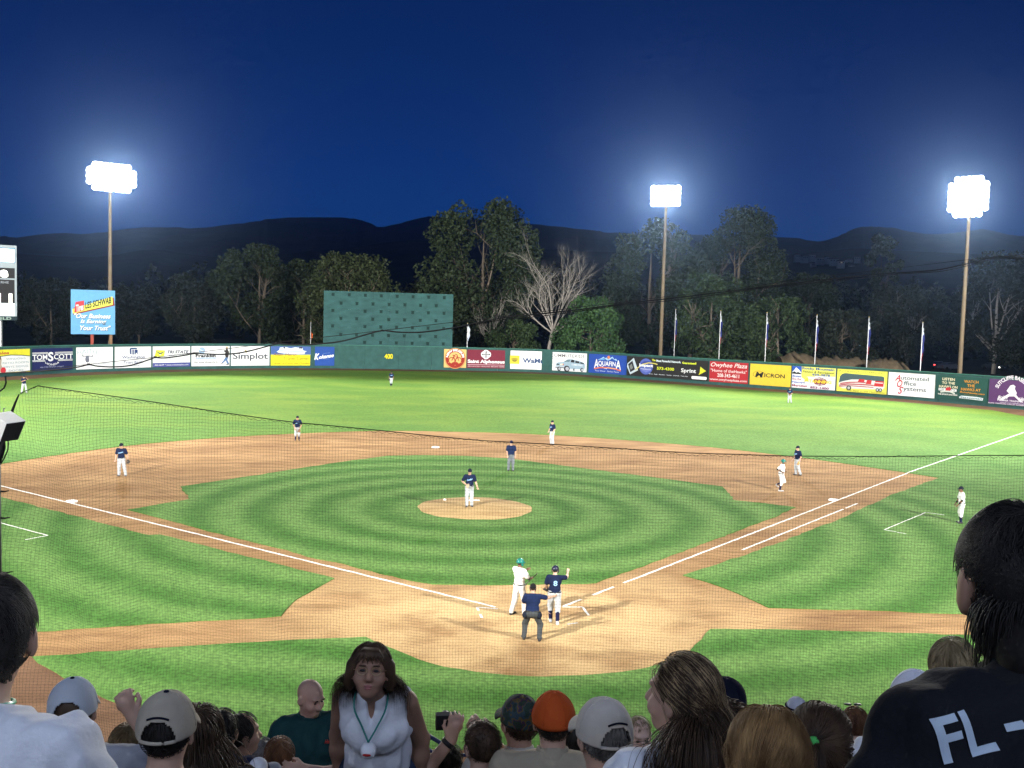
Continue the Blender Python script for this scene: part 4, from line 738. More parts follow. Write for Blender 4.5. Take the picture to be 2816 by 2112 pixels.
# ================================================================ PEOPLE: smooth blended bodies meshed from distance fields
def V3(*a): return np.array(a, float)
def rotm(yaw=0., pitch=0., tilt=0.):      # yaw>0 turns to own left, pitch>0 looks up, tilt>0 leans to own right
    return np.array(Matrix.Rotation(yaw, 3, 'Z')@Matrix.Rotation(pitch, 3, 'X')@Matrix.Rotation(tilt, 3, 'Y'))
class Field:
    def __init__(s, k=.03): s.p = []; s.k = k
    def cone(s, a, b, ra, rb=None, k=None): s.p.append(('c', V3(*a), V3(*b), ra, ra if rb is None else rb, k)); return s
    def ball(s, c, r, M=None, k=None): s.p.append(('e', V3(*c), np.array(r if hasattr(r, '__len__') else (r, r, r), float), M, None, k)); return s
    def sub(s, c, r, M=None, k=.012): s.p.append(('s', V3(*c), np.array(r if hasattr(r, '__len__') else (r, r, r), float), M, None, k)); return s
    def cut(s, pt, n): s.p.append(('h', V3(*pt), V3(*n), None, None, None)); return s
    def mesh(s, h, inflate=0., wr=0., wf=30., seed=0):
        lo = V3(9, 9, 9); hi = -lo
        for q in s.p:
            if q[0] == 'c': r_ = max(q[3], q[4]); lo = np.minimum(lo, np.minimum(q[1], q[2])-r_); hi = np.maximum(hi, np.maximum(q[1], q[2])+r_)
            elif q[0] == 'e': r_ = q[2].max(); lo = np.minimum(lo, q[1]-r_); hi = np.maximum(hi, q[1]+r_)
        lo = lo-inflate-4*h-.02; hi = hi+inflate+4*h+.02; n = np.ceil((hi-lo)/h).astype(int)+1
        ax = [(lo[i]+h*np.arange(n[i])).astype(np.float32) for i in range(3)]; G = np.full(n, .4, np.float32)
        for q in s.p:
            if q[0] == 'h': continue
            k = s.k if q[5] is None else q[5]
            if q[0] == 'c': r_ = max(q[3], q[4]); a, b_ = np.minimum(q[1], q[2])-r_, np.maximum(q[1], q[2])+r_
            else: r_ = q[2].max(); a, b_ = q[1]-r_, q[1]+r_
            mg = inflate+k+3*h; i0 = np.maximum(0, ((a-mg-lo)/h).astype(int)); i1 = np.minimum(n, ((b_+mg-lo)/h).astype(int)+2); sl = tuple(slice(i0[i], i1[i]) for i in range(3))
            X, Y, Z = np.meshgrid(*[ax[i][sl[i]] for i in range(3)], indexing='ij')
            if q[0] == 'c':
                ba = q[2]-q[1]; L2 = float(np.dot(ba, ba))+1e-9; px, py, pz = X-q[1][0], Y-q[1][1], Z-q[1][2]; t = np.clip((px*ba[0]+py*ba[1]+pz*ba[2])/L2, 0, 1)
                d = np.sqrt((px-t*ba[0])**2+(py-t*ba[1])**2+(pz-t*ba[2])**2)-(q[3]+(q[4]-q[3])*t)
            else:
                px, py, pz = X-q[1][0], Y-q[1][1], Z-q[1][2]
                if q[3] is not None: M = q[3]; px, py, pz = (M[0, 0]*px+M[1, 0]*py+M[2, 0]*pz, M[0, 1]*px+M[1, 1]*py+M[2, 1]*pz, M[0, 2]*px+M[1, 2]*py+M[2, 2]*pz)
                r3 = q[2]; k0 = np.sqrt((px/r3[0])**2+(py/r3[1])**2+(pz/r3[2])**2); k1 = np.sqrt((px/r3[0]**2)**2+(py/r3[1]**2)**2+(pz/r3[2]**2)**2)+1e-6; d = k0*(k0-1)/k1
            g = G[sl]
            if q[0] == 's':
                d = -d; hh = np.clip(.5-.5*(g-d)/k, 0, 1); G[sl] = g*(1-hh)+d*hh+k*hh*(1-hh)
            else:
                hh = np.clip(.5+.5*(g-d)/k, 0, 1); G[sl] = g*(1-hh)+d*hh-k*hh*(1-hh)
        G -= inflate
        if wr:
            rg = np.random.default_rng(seed); ii = np.nonzero(np.abs(G) < .03+2*h); X, Y, Z = [ax[q][ii[q]] for q in range(3)]; w = np.zeros(len(X), np.float32)
            for _ in range(7):
                kx = rg.normal(size=3)*wf*np.array([1, 1, .55]); w += np.sin(kx[0]*X+kx[1]*Y+kx[2]*Z+rg.uniform(0, 6)+1.2*np.sin(X*9+Y*7+Z*11+rg.uniform(0, 6)))
            G[ii] += wr*w/3
        for q in s.p:
            if q[0] == 'h':
                o_ = ax[0][:, None, None]*q[2][0]+ax[1][None, :, None]*q[2][1]+ax[2][None, None, :]*q[2][2]-float(np.dot(q[1], q[2])); G = np.maximum(G, o_.astype(np.float32))
        return surface_nets(G, lo, h)
_CO = np.array([(i, j, k) for i in (0, 1) for j in (0, 1) for k in (0, 1)])
_ED = [(a, b) for a in range(8) for b in range(a+1, 8) if np.abs(_CO[a]-_CO[b]).sum() == 1]
def surface_nets(G, lo, h):
    S = G < 0; n = G.shape; A = np.zeros([m-1 for m in n], int)
    for c in _CO: A += S[c[0]:n[0]-1+c[0], c[1]:n[1]-1+c[1], c[2]:n[2]-1+c[2]]
    idx = np.argwhere((A > 0) & (A < 8))
    if len(idx) == 0: return np.zeros((0, 3)), np.zeros((0, 4), int)
    vals = np.stack([G[idx[:, 0]+c[0], idx[:, 1]+c[1], idx[:, 2]+c[2]] for c in _CO], 1); P = np.zeros((len(idx), 3)); cnt = np.zeros(len(idx))
    for a, b in _ED:
        va, vb = vals[:, a], vals[:, b]; m = (va < 0) != (vb < 0); t = np.where(m, va/np.where(m, va-vb, 1), 0); P += np.where(m[:, None], _CO[a]+(_CO[b]-_CO[a])*t[:, None], 0); cnt += m
    V = lo+h*(idx+P/cnt[:, None]); ID = np.full(A.shape, -1, int); ID[idx[:, 0], idx[:, 1], idx[:, 2]] = np.arange(len(idx)); F = []
    for ax_ in range(3):
        u, v = (ax_+1) % 3, (ax_+2) % 3; s0 = [slice(None)]*3; s1 = [slice(None)]*3; s0[ax_] = slice(0, -1); s1[ax_] = slice(1, None); a, b = S[tuple(s0)], S[tuple(s1)]
        for sg in (True, False):
            e = np.argwhere((a != b) & (a == sg)); e = e[(e[:, u] > 0) & (e[:, v] > 0) & (e[:, u] < n[u]-1) & (e[:, v] < n[v]-1)]
            q = []
            for du, dv in ((-1, -1), (0, -1), (0, 0), (-1, 0)):
                c = e.copy(); c[:, u] += du; c[:, v] += dv; q.append(ID[c[:, 0], c[:, 1], c[:, 2]])
            q = np.stack(q, 1); F.append(q if sg else q[:, ::-1])
    return V, np.concatenate(F)
def skin(name, c): return mat(name, c, .55, var=.12, scale=6, spec=.35, trans=.0)
SK = [skin('skin_fair', (.52, .32, .23)), skin('skin_tan', (.40, .23, .15)), skin('skin_brown', (.20, .105, .065)), skin('skin_pale', (.60, .40, .31)), skin('skin_tan_shaded', (.31, .175, .115))]  # last tone: shade on the woman's face put into the skin colour
def cloth(name, c, bump=.15, var=.08): return mat('cloth_'+name, c, .9, var=var, scale=5, bump=bump, bscale=60, spec=.12)
def hairm(name, c, c2=None): return mat('hair_'+name, c2 or tuple(min(1, x*2.2) for x in c), .58, var=.3, scale=22, col2=c, spec=.25, stretch=(1, 1, .12))
class Pose(dict):
    """joints in metres; person faces +Y, own right is +X"""
    def __init__(s, **k):
        s.update(pelvis=V3(0, 0, .95), waist=V3(0, .0, 1.09), chest=V3(0, 0, 1.29), neck=V3(0, -.015, 1.47), head=V3(0, .02, 1.635),
                 shR=V3(.185, -.015, 1.42), shL=V3(-.185, -.015, 1.42), elR=V3(.245, -.03, 1.14), elL=V3(-.245, -.03, 1.14), wrR=V3(.255, .07, .90), wrL=V3(-.255, .07, .90),
                 hiR=V3(.095, 0, .93), hiL=V3(-.095, 0, .93), knR=V3(.11, .03, .51), knL=V3(-.11, .03, .51), anR=V3(.125, -.02, .085), anL=V3(-.125, -.02, .085), toR=V3(.15, .15, .035), toL=V3(-.15, .15, .035), hy=0., hp=0., ht=0., scale=1., girth=1.)
        for a, b in k.items(): s[a] = V3(*b) if isinstance(b, (tuple, list)) else b
    def bend(s, ang, about='pelvis', side=0.):     # lean the whole upper body forward (radians)
        c = s[about].copy(); M = np.array(Matrix.Rotation(-ang, 3, 'X')@Matrix.Rotation(side, 3, 'Y'))
        for j in ('waist', 'chest', 'neck', 'head', 'shR', 'shL', 'elR', 'elL', 'wrR', 'wrL'): s[j] = c+M@(s[j]-c)
        return s
    def twist(s, ang):
        M = np.array(Matrix.Rotation(ang, 3, 'Z'))
        for j in ('neck', 'head', 'shR', 'shL', 'elR', 'elL', 'wrR', 'wrL', 'chest'): s[j] = M@s[j]
        return s
def hand_prims(F, el, wr, side, curl=.6, pt=None, sc=1.):
    d = wr-el; d = d/np.linalg.norm(d); d = d if pt is None else V3(*pt)/np.linalg.norm(pt); ref = V3(0, 1, 0) if abs(d[1]) < .8 else V3(0, 0, 1); w = np.cross(d, ref); w /= np.linalg.norm(w); w *= 1; nrm = np.cross(w, d)
    if nrm[1] < 0 and abs(d[1]) < .8: nrm = -nrm
    F.cone(wr, wr+d*.075*sc, .026*sc, .034*sc, .015)
    for i in range(4):
        b0 = wr+d*.085*sc+w*(i-1.5)*.021*sc; L_ = (.034, .040, .038, .030)[i]*sc; a1 = curl*.7; d1 = d*math.cos(a1)+nrm*math.sin(a1); b1 = b0+d1*L_; a2 = curl*1.5; d2 = d*math.cos(a2)+nrm*math.sin(a2); b2 = b1+d2*L_*.9; F.cone(b0-d*.02, b1, .0105*sc, .0095*sc, .006); F.cone(b1, b2, .0095*sc, .0078*sc, .004)
    sd = -1 if side == 'R' else 1; tb = wr+d*.02*sc+w*sd*.026*sc; t1 = tb+(d*.7+w*sd*.6+nrm*.35)*.042*sc; F.cone(tb, t1, .014*sc, .011*sc, .01); F.cone(t1, t1+(d*.85+nrm*.5)*.03*sc, .011*sc, .009*sc, .006)
def head_prims(F, P, face=True, sc=1., ears=True, neck=True):
    M = rotm(P['hy'], P['hp'], P['ht']); c = P['head']
    def q(x, y, z): return c+M@V3(x*sc, y*sc, z*sc)
    F.ball(q(0, -.012, .025), (.078*sc, .097*sc, .092*sc), M); F.ball(q(0, .022, -.045), (.062*sc, .068*sc, .078*sc), M, k=.03); F.ball(q(0, .062, -.095), (.030*sc, .026*sc, .024*sc), M, k=.03)
    if face:
        F.cone(q(0, .086, .012), q(0, .108, -.030), .009*sc, .0155*sc, .014); F.ball(q(0, .080, .030), (.050*sc, .016*sc, .012*sc), M, k=.015)
        for s_ in (-1, 1): F.sub(q(s_*.031, .100, .005), (.018*sc, .014*sc, .012*sc), M, k=.014); F.ball(q(s_*.045, .060, -.035), .024*sc, k=.03); F.ball(q(s_*.012, .098, -.036), .010*sc, k=.008)
        F.ball(q(0, .088, -.064), (.024*sc, .010*sc, .0075*sc), M, k=.008); F.ball(q(0, .086, -.078), (.021*sc, .010*sc, .0075*sc), M, k=.008)
    if ears:
        e_ = float(ears)*sc
        for s_ in (-1, 1): F.ball(q(s_*(.082+.010*(float(ears)-1)), -.008, -.012), (.012*e_, .022*e_, .034*e_), M@np.array(Matrix.Rotation(s_*.35, 3, 'Z')), k=.008); F.sub(q(s_*.094, .0, -.010), (.007*sc, .011*sc, .018*sc), M, k=.006)
    if neck: F.cone(P['neck']+V3(0, 0, -.02), c+M@V3(0, -.018*sc, -.05*sc), .062*sc, .054*sc, .03)
def torso_prims(F, P, f=0., low=True):
    g = P['girth']; ch, wa, pe = P['chest'], P['waist'], P['pelvis']; sx = (P['shR']-P['shL']); sx = sx/np.linalg.norm(sx); hx = P['hiR']-P['hiL']; hx = hx/np.linalg.norm(hx)
    F.cone(ch-sx*.075*g, ch+sx*.075*g, .112*g, .112*g, .06); F.cone(P['shR']*.82+P['shL']*.18, P['shL']*.82+P['shR']*.18, .062, .062, .05); F.cone(ch, P['neck']*.85+ch*.15, .11, .07, .06)
    F.cone(wa-sx*.065*g, wa+sx*.065*g, .098*g, .098*g, .06); F.cone(ch, wa, .12*g, .115*g, .05); F.cone(wa, pe, .11*g, .12*g, .05); F.cone(pe-hx*.065*g, pe+hx*.065*g, .108*g, .108*g, .05)
def leg_prims(F, P, which, thin=1.):
    for s_ in which: F.cone(P['hi'+s_], P['kn'+s_], .088*thin, .060*thin, .04); F.cone(P['kn'+s_], P['an'+s_], .058*thin, .040*thin, .03); F.ball(P['kn'+s_]*.62+P['an'+s_]*.38+V3(0, -.015, 0), (.052*thin, .055*thin, .10*thin), k=.04)
def arm_prims(F, P, s_, hand=True, curl=.6, pt=None, fat=1.):
    F.cone(P['sh'+s_], P['el'+s_], .056*fat, .043*fat, .03); F.cone(P['el'+s_], P['wr'+s_], .043*fat, .029*fat, .02); F.ball(P['el'+s_]*.7+P['wr'+s_]*.3, .044*fat, k=.03)
    if hand: hand_prims(F, P['el'+s_], P['wr'+s_], s_, curl, pt)
def part(name, F, m, root, h, **k):
    V, Q = F.mesh(h, **k)
    return obj(name, V, Q, m, root, True)
def cap_part(P, root, m, brim_m=None, back_open=False, sc=1., turn=0., brim=True, helmet=False, button=None, lift=0., mark=None):
    M = rotm(P['hy']+turn, P['hp'], P['ht']); c = P['head']+M@V3(0, -.010, .022+lift)*sc; rx, ry, rz_ = (.092, .112, .112) if not helmet else (.112, .128, .125); rx *= sc; ry *= sc; rz_ *= sc
    v = []; f = []; NA, NE = (108, 30) if back_open else (60, 14)
    for j in range(NE+1):
        e = (math.pi/2)*(1-j/NE*1.08)-.02
        for i in range(NA):
            a = 2*math.pi*i/NA; seam = 1-.010*abs(math.cos(3*a))**14*(1 if not helmet else 0); ce = math.cos(e) if e > -.3 else 1; x, y, z = rx*ce*math.sin(a)*seam, ry*ce*math.cos(a)*seam, rz_*math.sin(e)*(.96 if helmet else 1)
            if not helmet: z = z*(1+.06*max(0, math.cos(a))*(1-abs(math.sin(e))))
            v.append(c+M@V3(x, y, z))
    for j in range(NE):
        e = (math.pi/2)*(1-(j+.5)/NE*1.08)
        for i in range(NA):
            a = 2*math.pi*(i+.5)/NA; da = abs(((a-math.pi+math.pi) % (2*math.pi))-math.pi)
            if back_open and da < .62 and math.sin(e) < .50*math.sqrt(max(0, 1-(da/.62)**2)) and e < .55 and j < NE-1: continue
            f.append((j*NA+i, (j+1)*NA+i, (j+1)*NA+(i+1) % NA, j*NA+(i+1) % NA))
    o = obj('helmet_shell' if helmet else 'cap_crown', v, f, m, root, True); so = o.modifiers.new('thick', 'SOLIDIFY'); so.thickness = .004; so.offset = 1
    if helmet:
        for s_ in (1, -1):
            ef = Field(.01).ball(P['head']+M@V3(s_*.098, .012, -.035), (.016, .048, .055), M); part('ear_flap', ef, m, o, .008)
    if brim:
        v = []; f = []; NB = 15
        for j in range(5):
            for i in range(NB):
                a = -1.15+2.3*i/(NB-1); q = j/4; L_ = (.074 if not helmet else .05)*sc*math.cos(a*.78)**.8; x, y = rx*math.sin(a)*(1+.02*q), ry*math.cos(a)+L_*q; v.append(c+M@V3(x, y, rz_*.02-.014*q*sc-.022*abs(math.sin(a))**2*q*sc))
        for j in range(4):
            for i in range(NB-1): f.append((j*NB+i, j*NB+i+1, (j+1)*NB+i+1, (j+1)*NB+i))
        b_ = obj('brim', v, f, brim_m or m, o, True); so = b_.modifiers.new('thick', 'SOLIDIFY'); so.thickness = .005
    if not helmet:
        for k in range(6):
            a = math.pi/6+k*math.pi/3
            if back_open and abs(a-math.pi) < .6: continue
            MB().tube([c+M@V3(rx*1.012*math.cos(e)*math.sin(a), ry*1.012*math.cos(e)*math.cos(a), rz_*1.005*math.sin(e)) for e in np.linspace(1.5, .02, 9)], .0016*sc, 5).build('seam', m, o, True)
    if mark is not None:
        MB().tube([c+M@V3(rx*1.045*math.cos(.62-.5*t*t)*math.sin(math.pi+t), ry*1.045*math.cos(.62-.5*t*t)*math.cos(math.pi+t), rz_*math.sin(.62-.5*t*t)) for t in np.linspace(-.42, .42, 12)], .0035*sc, 5).build('stitched_mark', mark, o, True)
    if button is not None: part('cap_button', Field(.004).ball(c+M@V3(0, 0, rz_*1.0), (.009*sc, .009*sc, .006*sc), M), button, o, .003)
    if back_open:
        MB().tube([c+M@V3(rx*1.02*math.sin(math.pi+t), ry*1.02*math.cos(math.pi+t), -.010*sc) for t in np.linspace(-.62, .62, 12)], .006*sc, 6).build('strap', m, o, True)
    return o
def glove_part(P, s_, root, m, big=1., pt=None):
    d = P['wr'+s_]-P['el'+s_]; d /= np.linalg.norm(d); w = P['wr'+s_]+d*.10; F = Field(.025); ref = V3(0, 1, 0) if abs(d[1]) < .8 else V3(1, 0, 0); x = np.cross(d, ref); x /= np.linalg.norm(x); n_ = np.cross(x, d)
    F.ball(w, (.075*big, .075*big, .085*big))
    for i in range(4): a = (i-1.5)*.4; F.cone(w+x*(i-1.5)*.03*big, w+(d*math.cos(a)+x*math.sin(a))*.145*big+n_*.035, .024*big, .02*big)
    F.cone(w-x*.05*big, w-x*.11*big+d*.06*big+n_*.05, .028*big, .022*big); F.sub(w+n_*.08*big, .055*big); return part('glove', F, m, root, .014)
def foot_parts(P, root, m, sc=1.):
    for s_ in 'RL':
        a, t_ = P['an'+s_], P['to'+s_]; F = Field(.03).cone(a+V3(0, -.045, -.045)*sc, t_+V3(0, .0, .01)*sc, .042*sc, .034*sc).cone(a+V3(0, -.01, 0)*sc, a+V3(0, -.03, -.04)*sc, .045*sc, .045*sc); part('shoe', F, m, root, .014)
def place(root, P, pos, yaw):
    root.location = [float(x) for x in pos]; root.rotation_euler = (0, 0, yaw); root.scale = (P['scale'],)*3
def face_yaw(pos, target): d = np.array(target[:2])-np.array(pos[:2]); return math.atan2(d[1], d[0])-math.pi/2
# ---------------------------------------------------------------- players and umpires
C_NAVY = cloth('navy_jersey', (.010, .017, .050)); C_GREYP = cloth('road_grey', (.42, .45, .48)); C_WHITE = cloth('home_white', (.80, .80, .79)); C_UMPN = cloth('umpire_navy', (.012, .022, .068)); C_UMPG = cloth('umpire_grey', (.060, .068, .074)); C_BLACK = cloth('black', (.014, .014, .016))
M_SHOE = mat('shoe_black', (.03, .03, .035), .45, var=.2); M_SHOEW = mat('shoe_white', (.55, .55, .56), .5, var=.2); M_GLOVE = mat('glove_leather', (.16, .085, .04), .6, var=.3); M_GLOVEB = mat('glove_black', (.04, .035, .03), .6, var=.3); M_GLOVEP = mat('glove_pale', (.48, .40, .28), .6, var=.2)
M_BELT = mat('belt_black', (.02, .02, .022), .4); C_SOCK = cloth('navy_sock', (.012, .014, .05)); C_CAPK = cloth('cap_dark', (.014, .018, .03)); M_HELG = mat('helmet_green', (.01, .16, .13), .22, spec=.6); M_HELN = mat('helmet_navy', (.014, .016, .035), .25, spec=.6); HAIRD = hairm('dark', (.018, .013, .010)); M_SKY = cloth('letter_sky', (.30, .52, .80), 0.)
def chest_text(root, P, s, m, back=False, w=.26, h_=.085, z=.0, slope=.25):
    co, fs = text_mesh(s, .03, .3 if not back else 0.); mn, mx = co.min(0), co.max(0); q = (co-mn)/(mx-mn); c = P['chest']; u = (q[:, 0]-.5)*w; vv = (q[:, 1]-.5)*h_+u*slope
    dep = .172-1.9*u*u-.4*(vv)**2
    if back: co3 = [c+V3(-x, -(d_), y+z) for x, y, d_ in zip(-u, vv, dep-.012)]; co3 = [(2*c[0]-p[0]+0 if False else p[0], p[1], p[2]) for p in co3]
    else: co3 = [c+V3(-x, d_, y+z) for x, y, d_ in zip(u, vv, dep)]
    return obj('lettering', [tuple(p) for p in co3], fs, m, root)
def player(label, pos, yaw, P, top=C_NAVY, pants=C_GREYP, shoe=M_SHOE, cap=C_CAPK, glove=None, socks=False, sk=0, helmet=None, text=None, number=None, h=.017, gm=M_GLOVE, sleeve=.72, piping=False, curl=.7, under=None, cat='person', group='players and umpires on the field'):
    t = thing('person', label, cat, pos, yaw, group); F = Field(.03); torso_prims(F, P)
    for s_ in 'RL': arm_prims(F, P, s_, curl=curl)
    leg_prims(F, P, 'RL'); head_prims(F, P)
    for s_ in 'RL': F.cone(P['an'+s_]+V3(0, -.03, -.03), P['to'+s_], .035, .03)
    part('body', F, SK[sk], t, .013)
    F = Field(.035); torso_prims(F, P)
    for s_ in 'RL': F.cone(P['sh'+s_], P['sh'+s_]+(P['el'+s_]-P['sh'+s_])*sleeve, .066, .062, .03)
    n_ = P['pelvis']-P['waist']; n_ = n_/np.linalg.norm(n_); F.cut(P['pelvis']+n_*-.005, n_); nk = P['head']-P['neck']; nk = nk/np.linalg.norm(nk); F.cut(P['neck']+nk*.025, nk)
    part('jersey', F, top, t, h, inflate=.016, wr=.004, wf=24, seed=len(label))
    if under is not None:
        for s_ in 'RL': part('undershirt_sleeve', Field(.02).cone(P['sh'+s_], P['el'+s_], .05, .047).cone(P['el'+s_], P['el'+s_]*.25+P['wr'+s_]*.75, .047, .036), under, t, .016)
    F = Field(.035); F.cone(P['waist']*.35+P['pelvis']*.65, P['pelvis'], .118*P['girth'], .125*P['girth'], .04); hx = P['hiR']-P['hiL']; hx = hx/np.linalg.norm(hx); F.cone(P['pelvis']-hx*.07, P['pelvis']+hx*.07, .112*P['girth'], .112*P['girth'], .04)
    for s_ in 'RL':
        F.cone(P['hi'+s_], P['kn'+s_], .094, .074, .04); e = P['an'+s_]+V3(0, -.005, .02) if not socks else P['kn'+s_]*.66+P['an'+s_]*.34; F.cone(P['kn'+s_], e, .072, .058 if not socks else .06, .03)
    part('trousers', F, pants, t, h, inflate=.014, wr=.004, wf=22, seed=len(label)+1)
    if socks:
        for s_ in 'RL': part('sock', Field(.02).cone(P['kn'+s_]*.7+P['an'+s_]*.3, P['an'+s_], .060, .046).ball(P['kn'+s_]*.62+P['an'+s_]*.38+V3(0, -.02, 0), (.056, .06, .09)), C_SOCK if socks is True else socks, t, .014)
    bw = P['waist']*.22+P['pelvis']*.78; F = Field(.03); F.cone(bw-hx*.068*P['girth'], bw+hx*.068*P['girth'], .118*P['girth'], .118*P['girth']); F.cut(bw-n_*.0-n_*.022, -n_); F.cut(bw+n_*.022, n_); part('belt', F, M_BELT, t, .011, inflate=.018)
    foot_parts(P, t, shoe)
    M = rotm(P['hy'], P['hp'], P['ht'])
    hf = Field(.02).ball(P['head']+M@V3(0, -.022, .012), (.083, .094, .088), M); hf.cut(P['head']+M@V3(0, .045, 0), M@V3(0, 1, .2)); hf.cut(P['head']+M@V3(0, 0, -.055), M@V3(0, .25, -1)); part('hair', hf, HAIRD, t, .012)
    if helmet: cap_part(P, t, helmet, helmet=True)
    elif cap: cap_part(P, t, cap, sc=1.04)
    if glove: glove_part(P, glove, t, gm)
    if text: chest_text(t, P, text, M_SKY)
    if number: chest_text(t, P, number, M_SKY, True, .12, .16, -.02, 0)
    place(t, P, pos, yaw); return t
HOME = (H[0], H[1])
def G(x, y, z=0.): p = gp(x, y, z); return (p[0], p[1], z)
# pitcher on the mound, facing the plate
p = G(1013, 1095, .22); P = Pose(elR=(.33, -.06, 1.17), wrR=(.16, .20, 1.06), elL=(-.28, -.05, 1.15), wrL=(-.36, .10, .93), anR=(.10, .03, .085), toR=(.14, .20, .035), scale=1.04)
player('pitcher in navy jersey standing on the mound with glove at his waist', p, face_yaw(p, CAM)+.05, P, glove='R', gm=M_GLOVEP, text='Canadians')
# shortstop
p = G(642, 952); P = Pose(wrR=(.16, .17, .86), wrL=(-.16, .17, .86), elR=(.28, -.02, 1.15), elL=(-.28, -.02, 1.15), scale=1.0).bend(.12)
player('infielder in navy with tall dark socks standing left of second base', p, face_yaw(p, CAM), P, glove='L', socks=True, text='Canadians', sk=1, gm=M_GLOVE)
# third baseman
p = G(262, 1029); P = Pose(elL=(-.29, -.02, 1.16), wrL=(-.34, .06, .93), elR=(.27, -.05, 1.15), wrR=(.29, .02, .90), anL=(-.22, .02, .085), toL=(-.27, .17, .035), knL=(-.16, .03, .5), hy=-.35, scale=1.03)
player('infielder in navy standing relaxed near third base with his glove hanging', p, face_yaw(p, CAM)-.25, P, glove='L', gm=M_GLOVEB, text='Canadians')
# second baseman
p = G(1192, 961); P = Pose(elL=(-.25, -.02, 1.15), wrL=(-.24, .14, .92), elR=(.26, .0, 1.15), wrR=(.22, .16, .95), hy=.2, scale=1.0)
player('infielder in navy looking left on the far clay right of second base', p, face_yaw(p, CAM)-.9, P, glove='L', gm=M_GLOVEP, text='Canadians', sk=0)
# base umpire
p = G(1103, 1018); P = Pose(scale=1.04, girth=1.08, elR=(.25, -.02, 1.15), wrR=(.22, .10, .91), elL=(-.25, -.02, 1.15), wrL=(-.24, .04, .89))
player('umpire in navy shirt and grey trousers on the grass behind the mound', p, face_yaw(p, CAM)+.1, P, top=C_UMPN, pants=cloth('umpire_light_grey', (.17, .185, .21)), cap=C_UMPN)
# first baseman
p = G(1721, 1027); P = Pose(elL=(-.25, -.06, 1.15), wrL=(-.22, .02, .88), elR=(.25, .0, 1.15), wrR=(.22, .16, .92), anL=(-.12, -.16, .10), toL=(-.14, .0, .035), knL=(-.11, .0, .51), scale=1.03)
player('first baseman in navy walking left behind the base runner', p, face_yaw(p, CAM)-.95, P, glove='L', gm=mat('glove_tan', (.55, .36, .14), .6), text='Canadians', sk=0)
# base runner
p = G(1686, 1061); P = Pose(knL=(-.10, .16, .53), anL=(-.11, -.22, .34), toL=(-.12, -.16, .20), hiL=(-.095, 0, .92), anR=(.10, -.02, .085), toR=(.10, .17, .035), knR=(.10, .07, .5), elR=(.27, -.17, 1.2), wrR=(.24, .08, 1.10), elL=(-.27, -.15, 1.18), wrL=(-.22, .12, 1.12), scale=1.02, girth=1.1).bend(.10)
player('base runner in white uniform and green helmet jogging near first base', p, face_yaw(p, CAM)+1.35, P, top=C_WHITE, pants=C_WHITE, helmet=M_HELG, socks=True, shoe=M_SHOEW, sk=2, under=C_BLACK)
# first base coach
p = G(2075, 1131); P = Pose(elR=(.24, .06, 1.14), wrR=(.18, .22, .93), elL=(-.24, .05, 1.14), wrL=(-.17, .22, .93), anL=(-.10, .02, .085), anR=(.10, -.04, .085), scale=1.02).bend(.08)
player('coach in white uniform standing in the right coaching box facing left', p, face_yaw(p, CAM)-1.25, P, top=C_WHITE, pants=C_WHITE, cap=C_CAPK, socks=True, sk=2, under=C_BLACK)
# outfielders
p = G(52, 850); P = Pose(anR=(.24, 0, .085), toR=(.30, .15, .035), knR=(.18, .03, .5), anL=(-.24, 0, .085), toL=(-.30, .15, .035), knL=(-.18, .03, .5), elL=(-.32, .1, 1.36), wrL=(-.14, .2, 1.52), elR=(.27, .05, 1.2), wrR=(.05, .2, 1.28))
player('left fielder in navy with feet apart and arms raised to his face', p, face_yaw(p, CAM)+.4, P, sk=1)
p = G(845, 834); P = Pose(anR=(.07, .05, .085), toR=(.08, .22, .035), anL=(-.05, -.1, .085), toL=(-.06, .05, .035), knR=(.09, .08, .5), knL=(-.07, .0, .5))
player('centre fielder in navy walking in below the 400 mark', p, face_yaw(p, CAM)+.1, P, socks=True, glove='R', gm=M_GLOVEB, text='Canadians', sk=2)
p = G(1705, 871); P = Pose(wrR=(.08, .22, 1.02), wrL=(-.08, .22, 1.02), elR=(.27, .02, 1.14), elL=(-.27, .02, 1.14), anL=(-.2, 0, .085), toL=(-.25, .15, .035))
player('right fielder in navy standing below the yellow coach board', p, face_yaw(p, CAM), P, glove='L', text='Canadians', sk=1)
# batter
p = G(1120, 1330); P = Pose(anL=(-.20, -.10, .085), toL=(-.22, .08, .035), knL=(-.15, -.02, .5), anR=(.12, .14, .085), toR=(.14, .32, .035), knR=(.11, .12, .51), elR=(.24, .14, 1.17), wrR=(.14, .36, 1.13), elL=(-.22, .13, 1.20), wrL=(-.02, .30, 1.36), hy=-.2, scale=1.04)
yb = face_yaw(p, CAM)+2.35
tb = player('batter in white uniform and green helmet standing left of the plate', p, yb, P, top=C_WHITE, pants=C_WHITE, helmet=M_HELG, sk=2, h=.015, shoe=M_SHOE, under=C_BLACK)
def l2w(p, y, sc, q): return V3(p[0]+sc*(math.cos(y)*q[0]-math.sin(y)*q[1]), p[1]+sc*(math.sin(y)*q[0]+math.cos(y)*q[1]), p[2]+sc*q[2])
ha = l2w(p, yb, 1.04, P['wrR']+V3(-.01, .06, -.01)); bd = V3(.28, -.05, .30); bd /= np.linalg.norm(bd); pts = [ha+bd*.22, ha+bd*.20, ha-bd*.1, ha-bd*.35, ha-bd*.52, ha-bd*.60]; o = MB().tube(pts, [.025, .015, .014, .024, .033, .022], 10).build('baseball_bat', mat('bat_black', (.03, .025, .022), .3, var=.2), None, True); tag(o, 'dark wooden bat held out by the batter in white', 'bat')
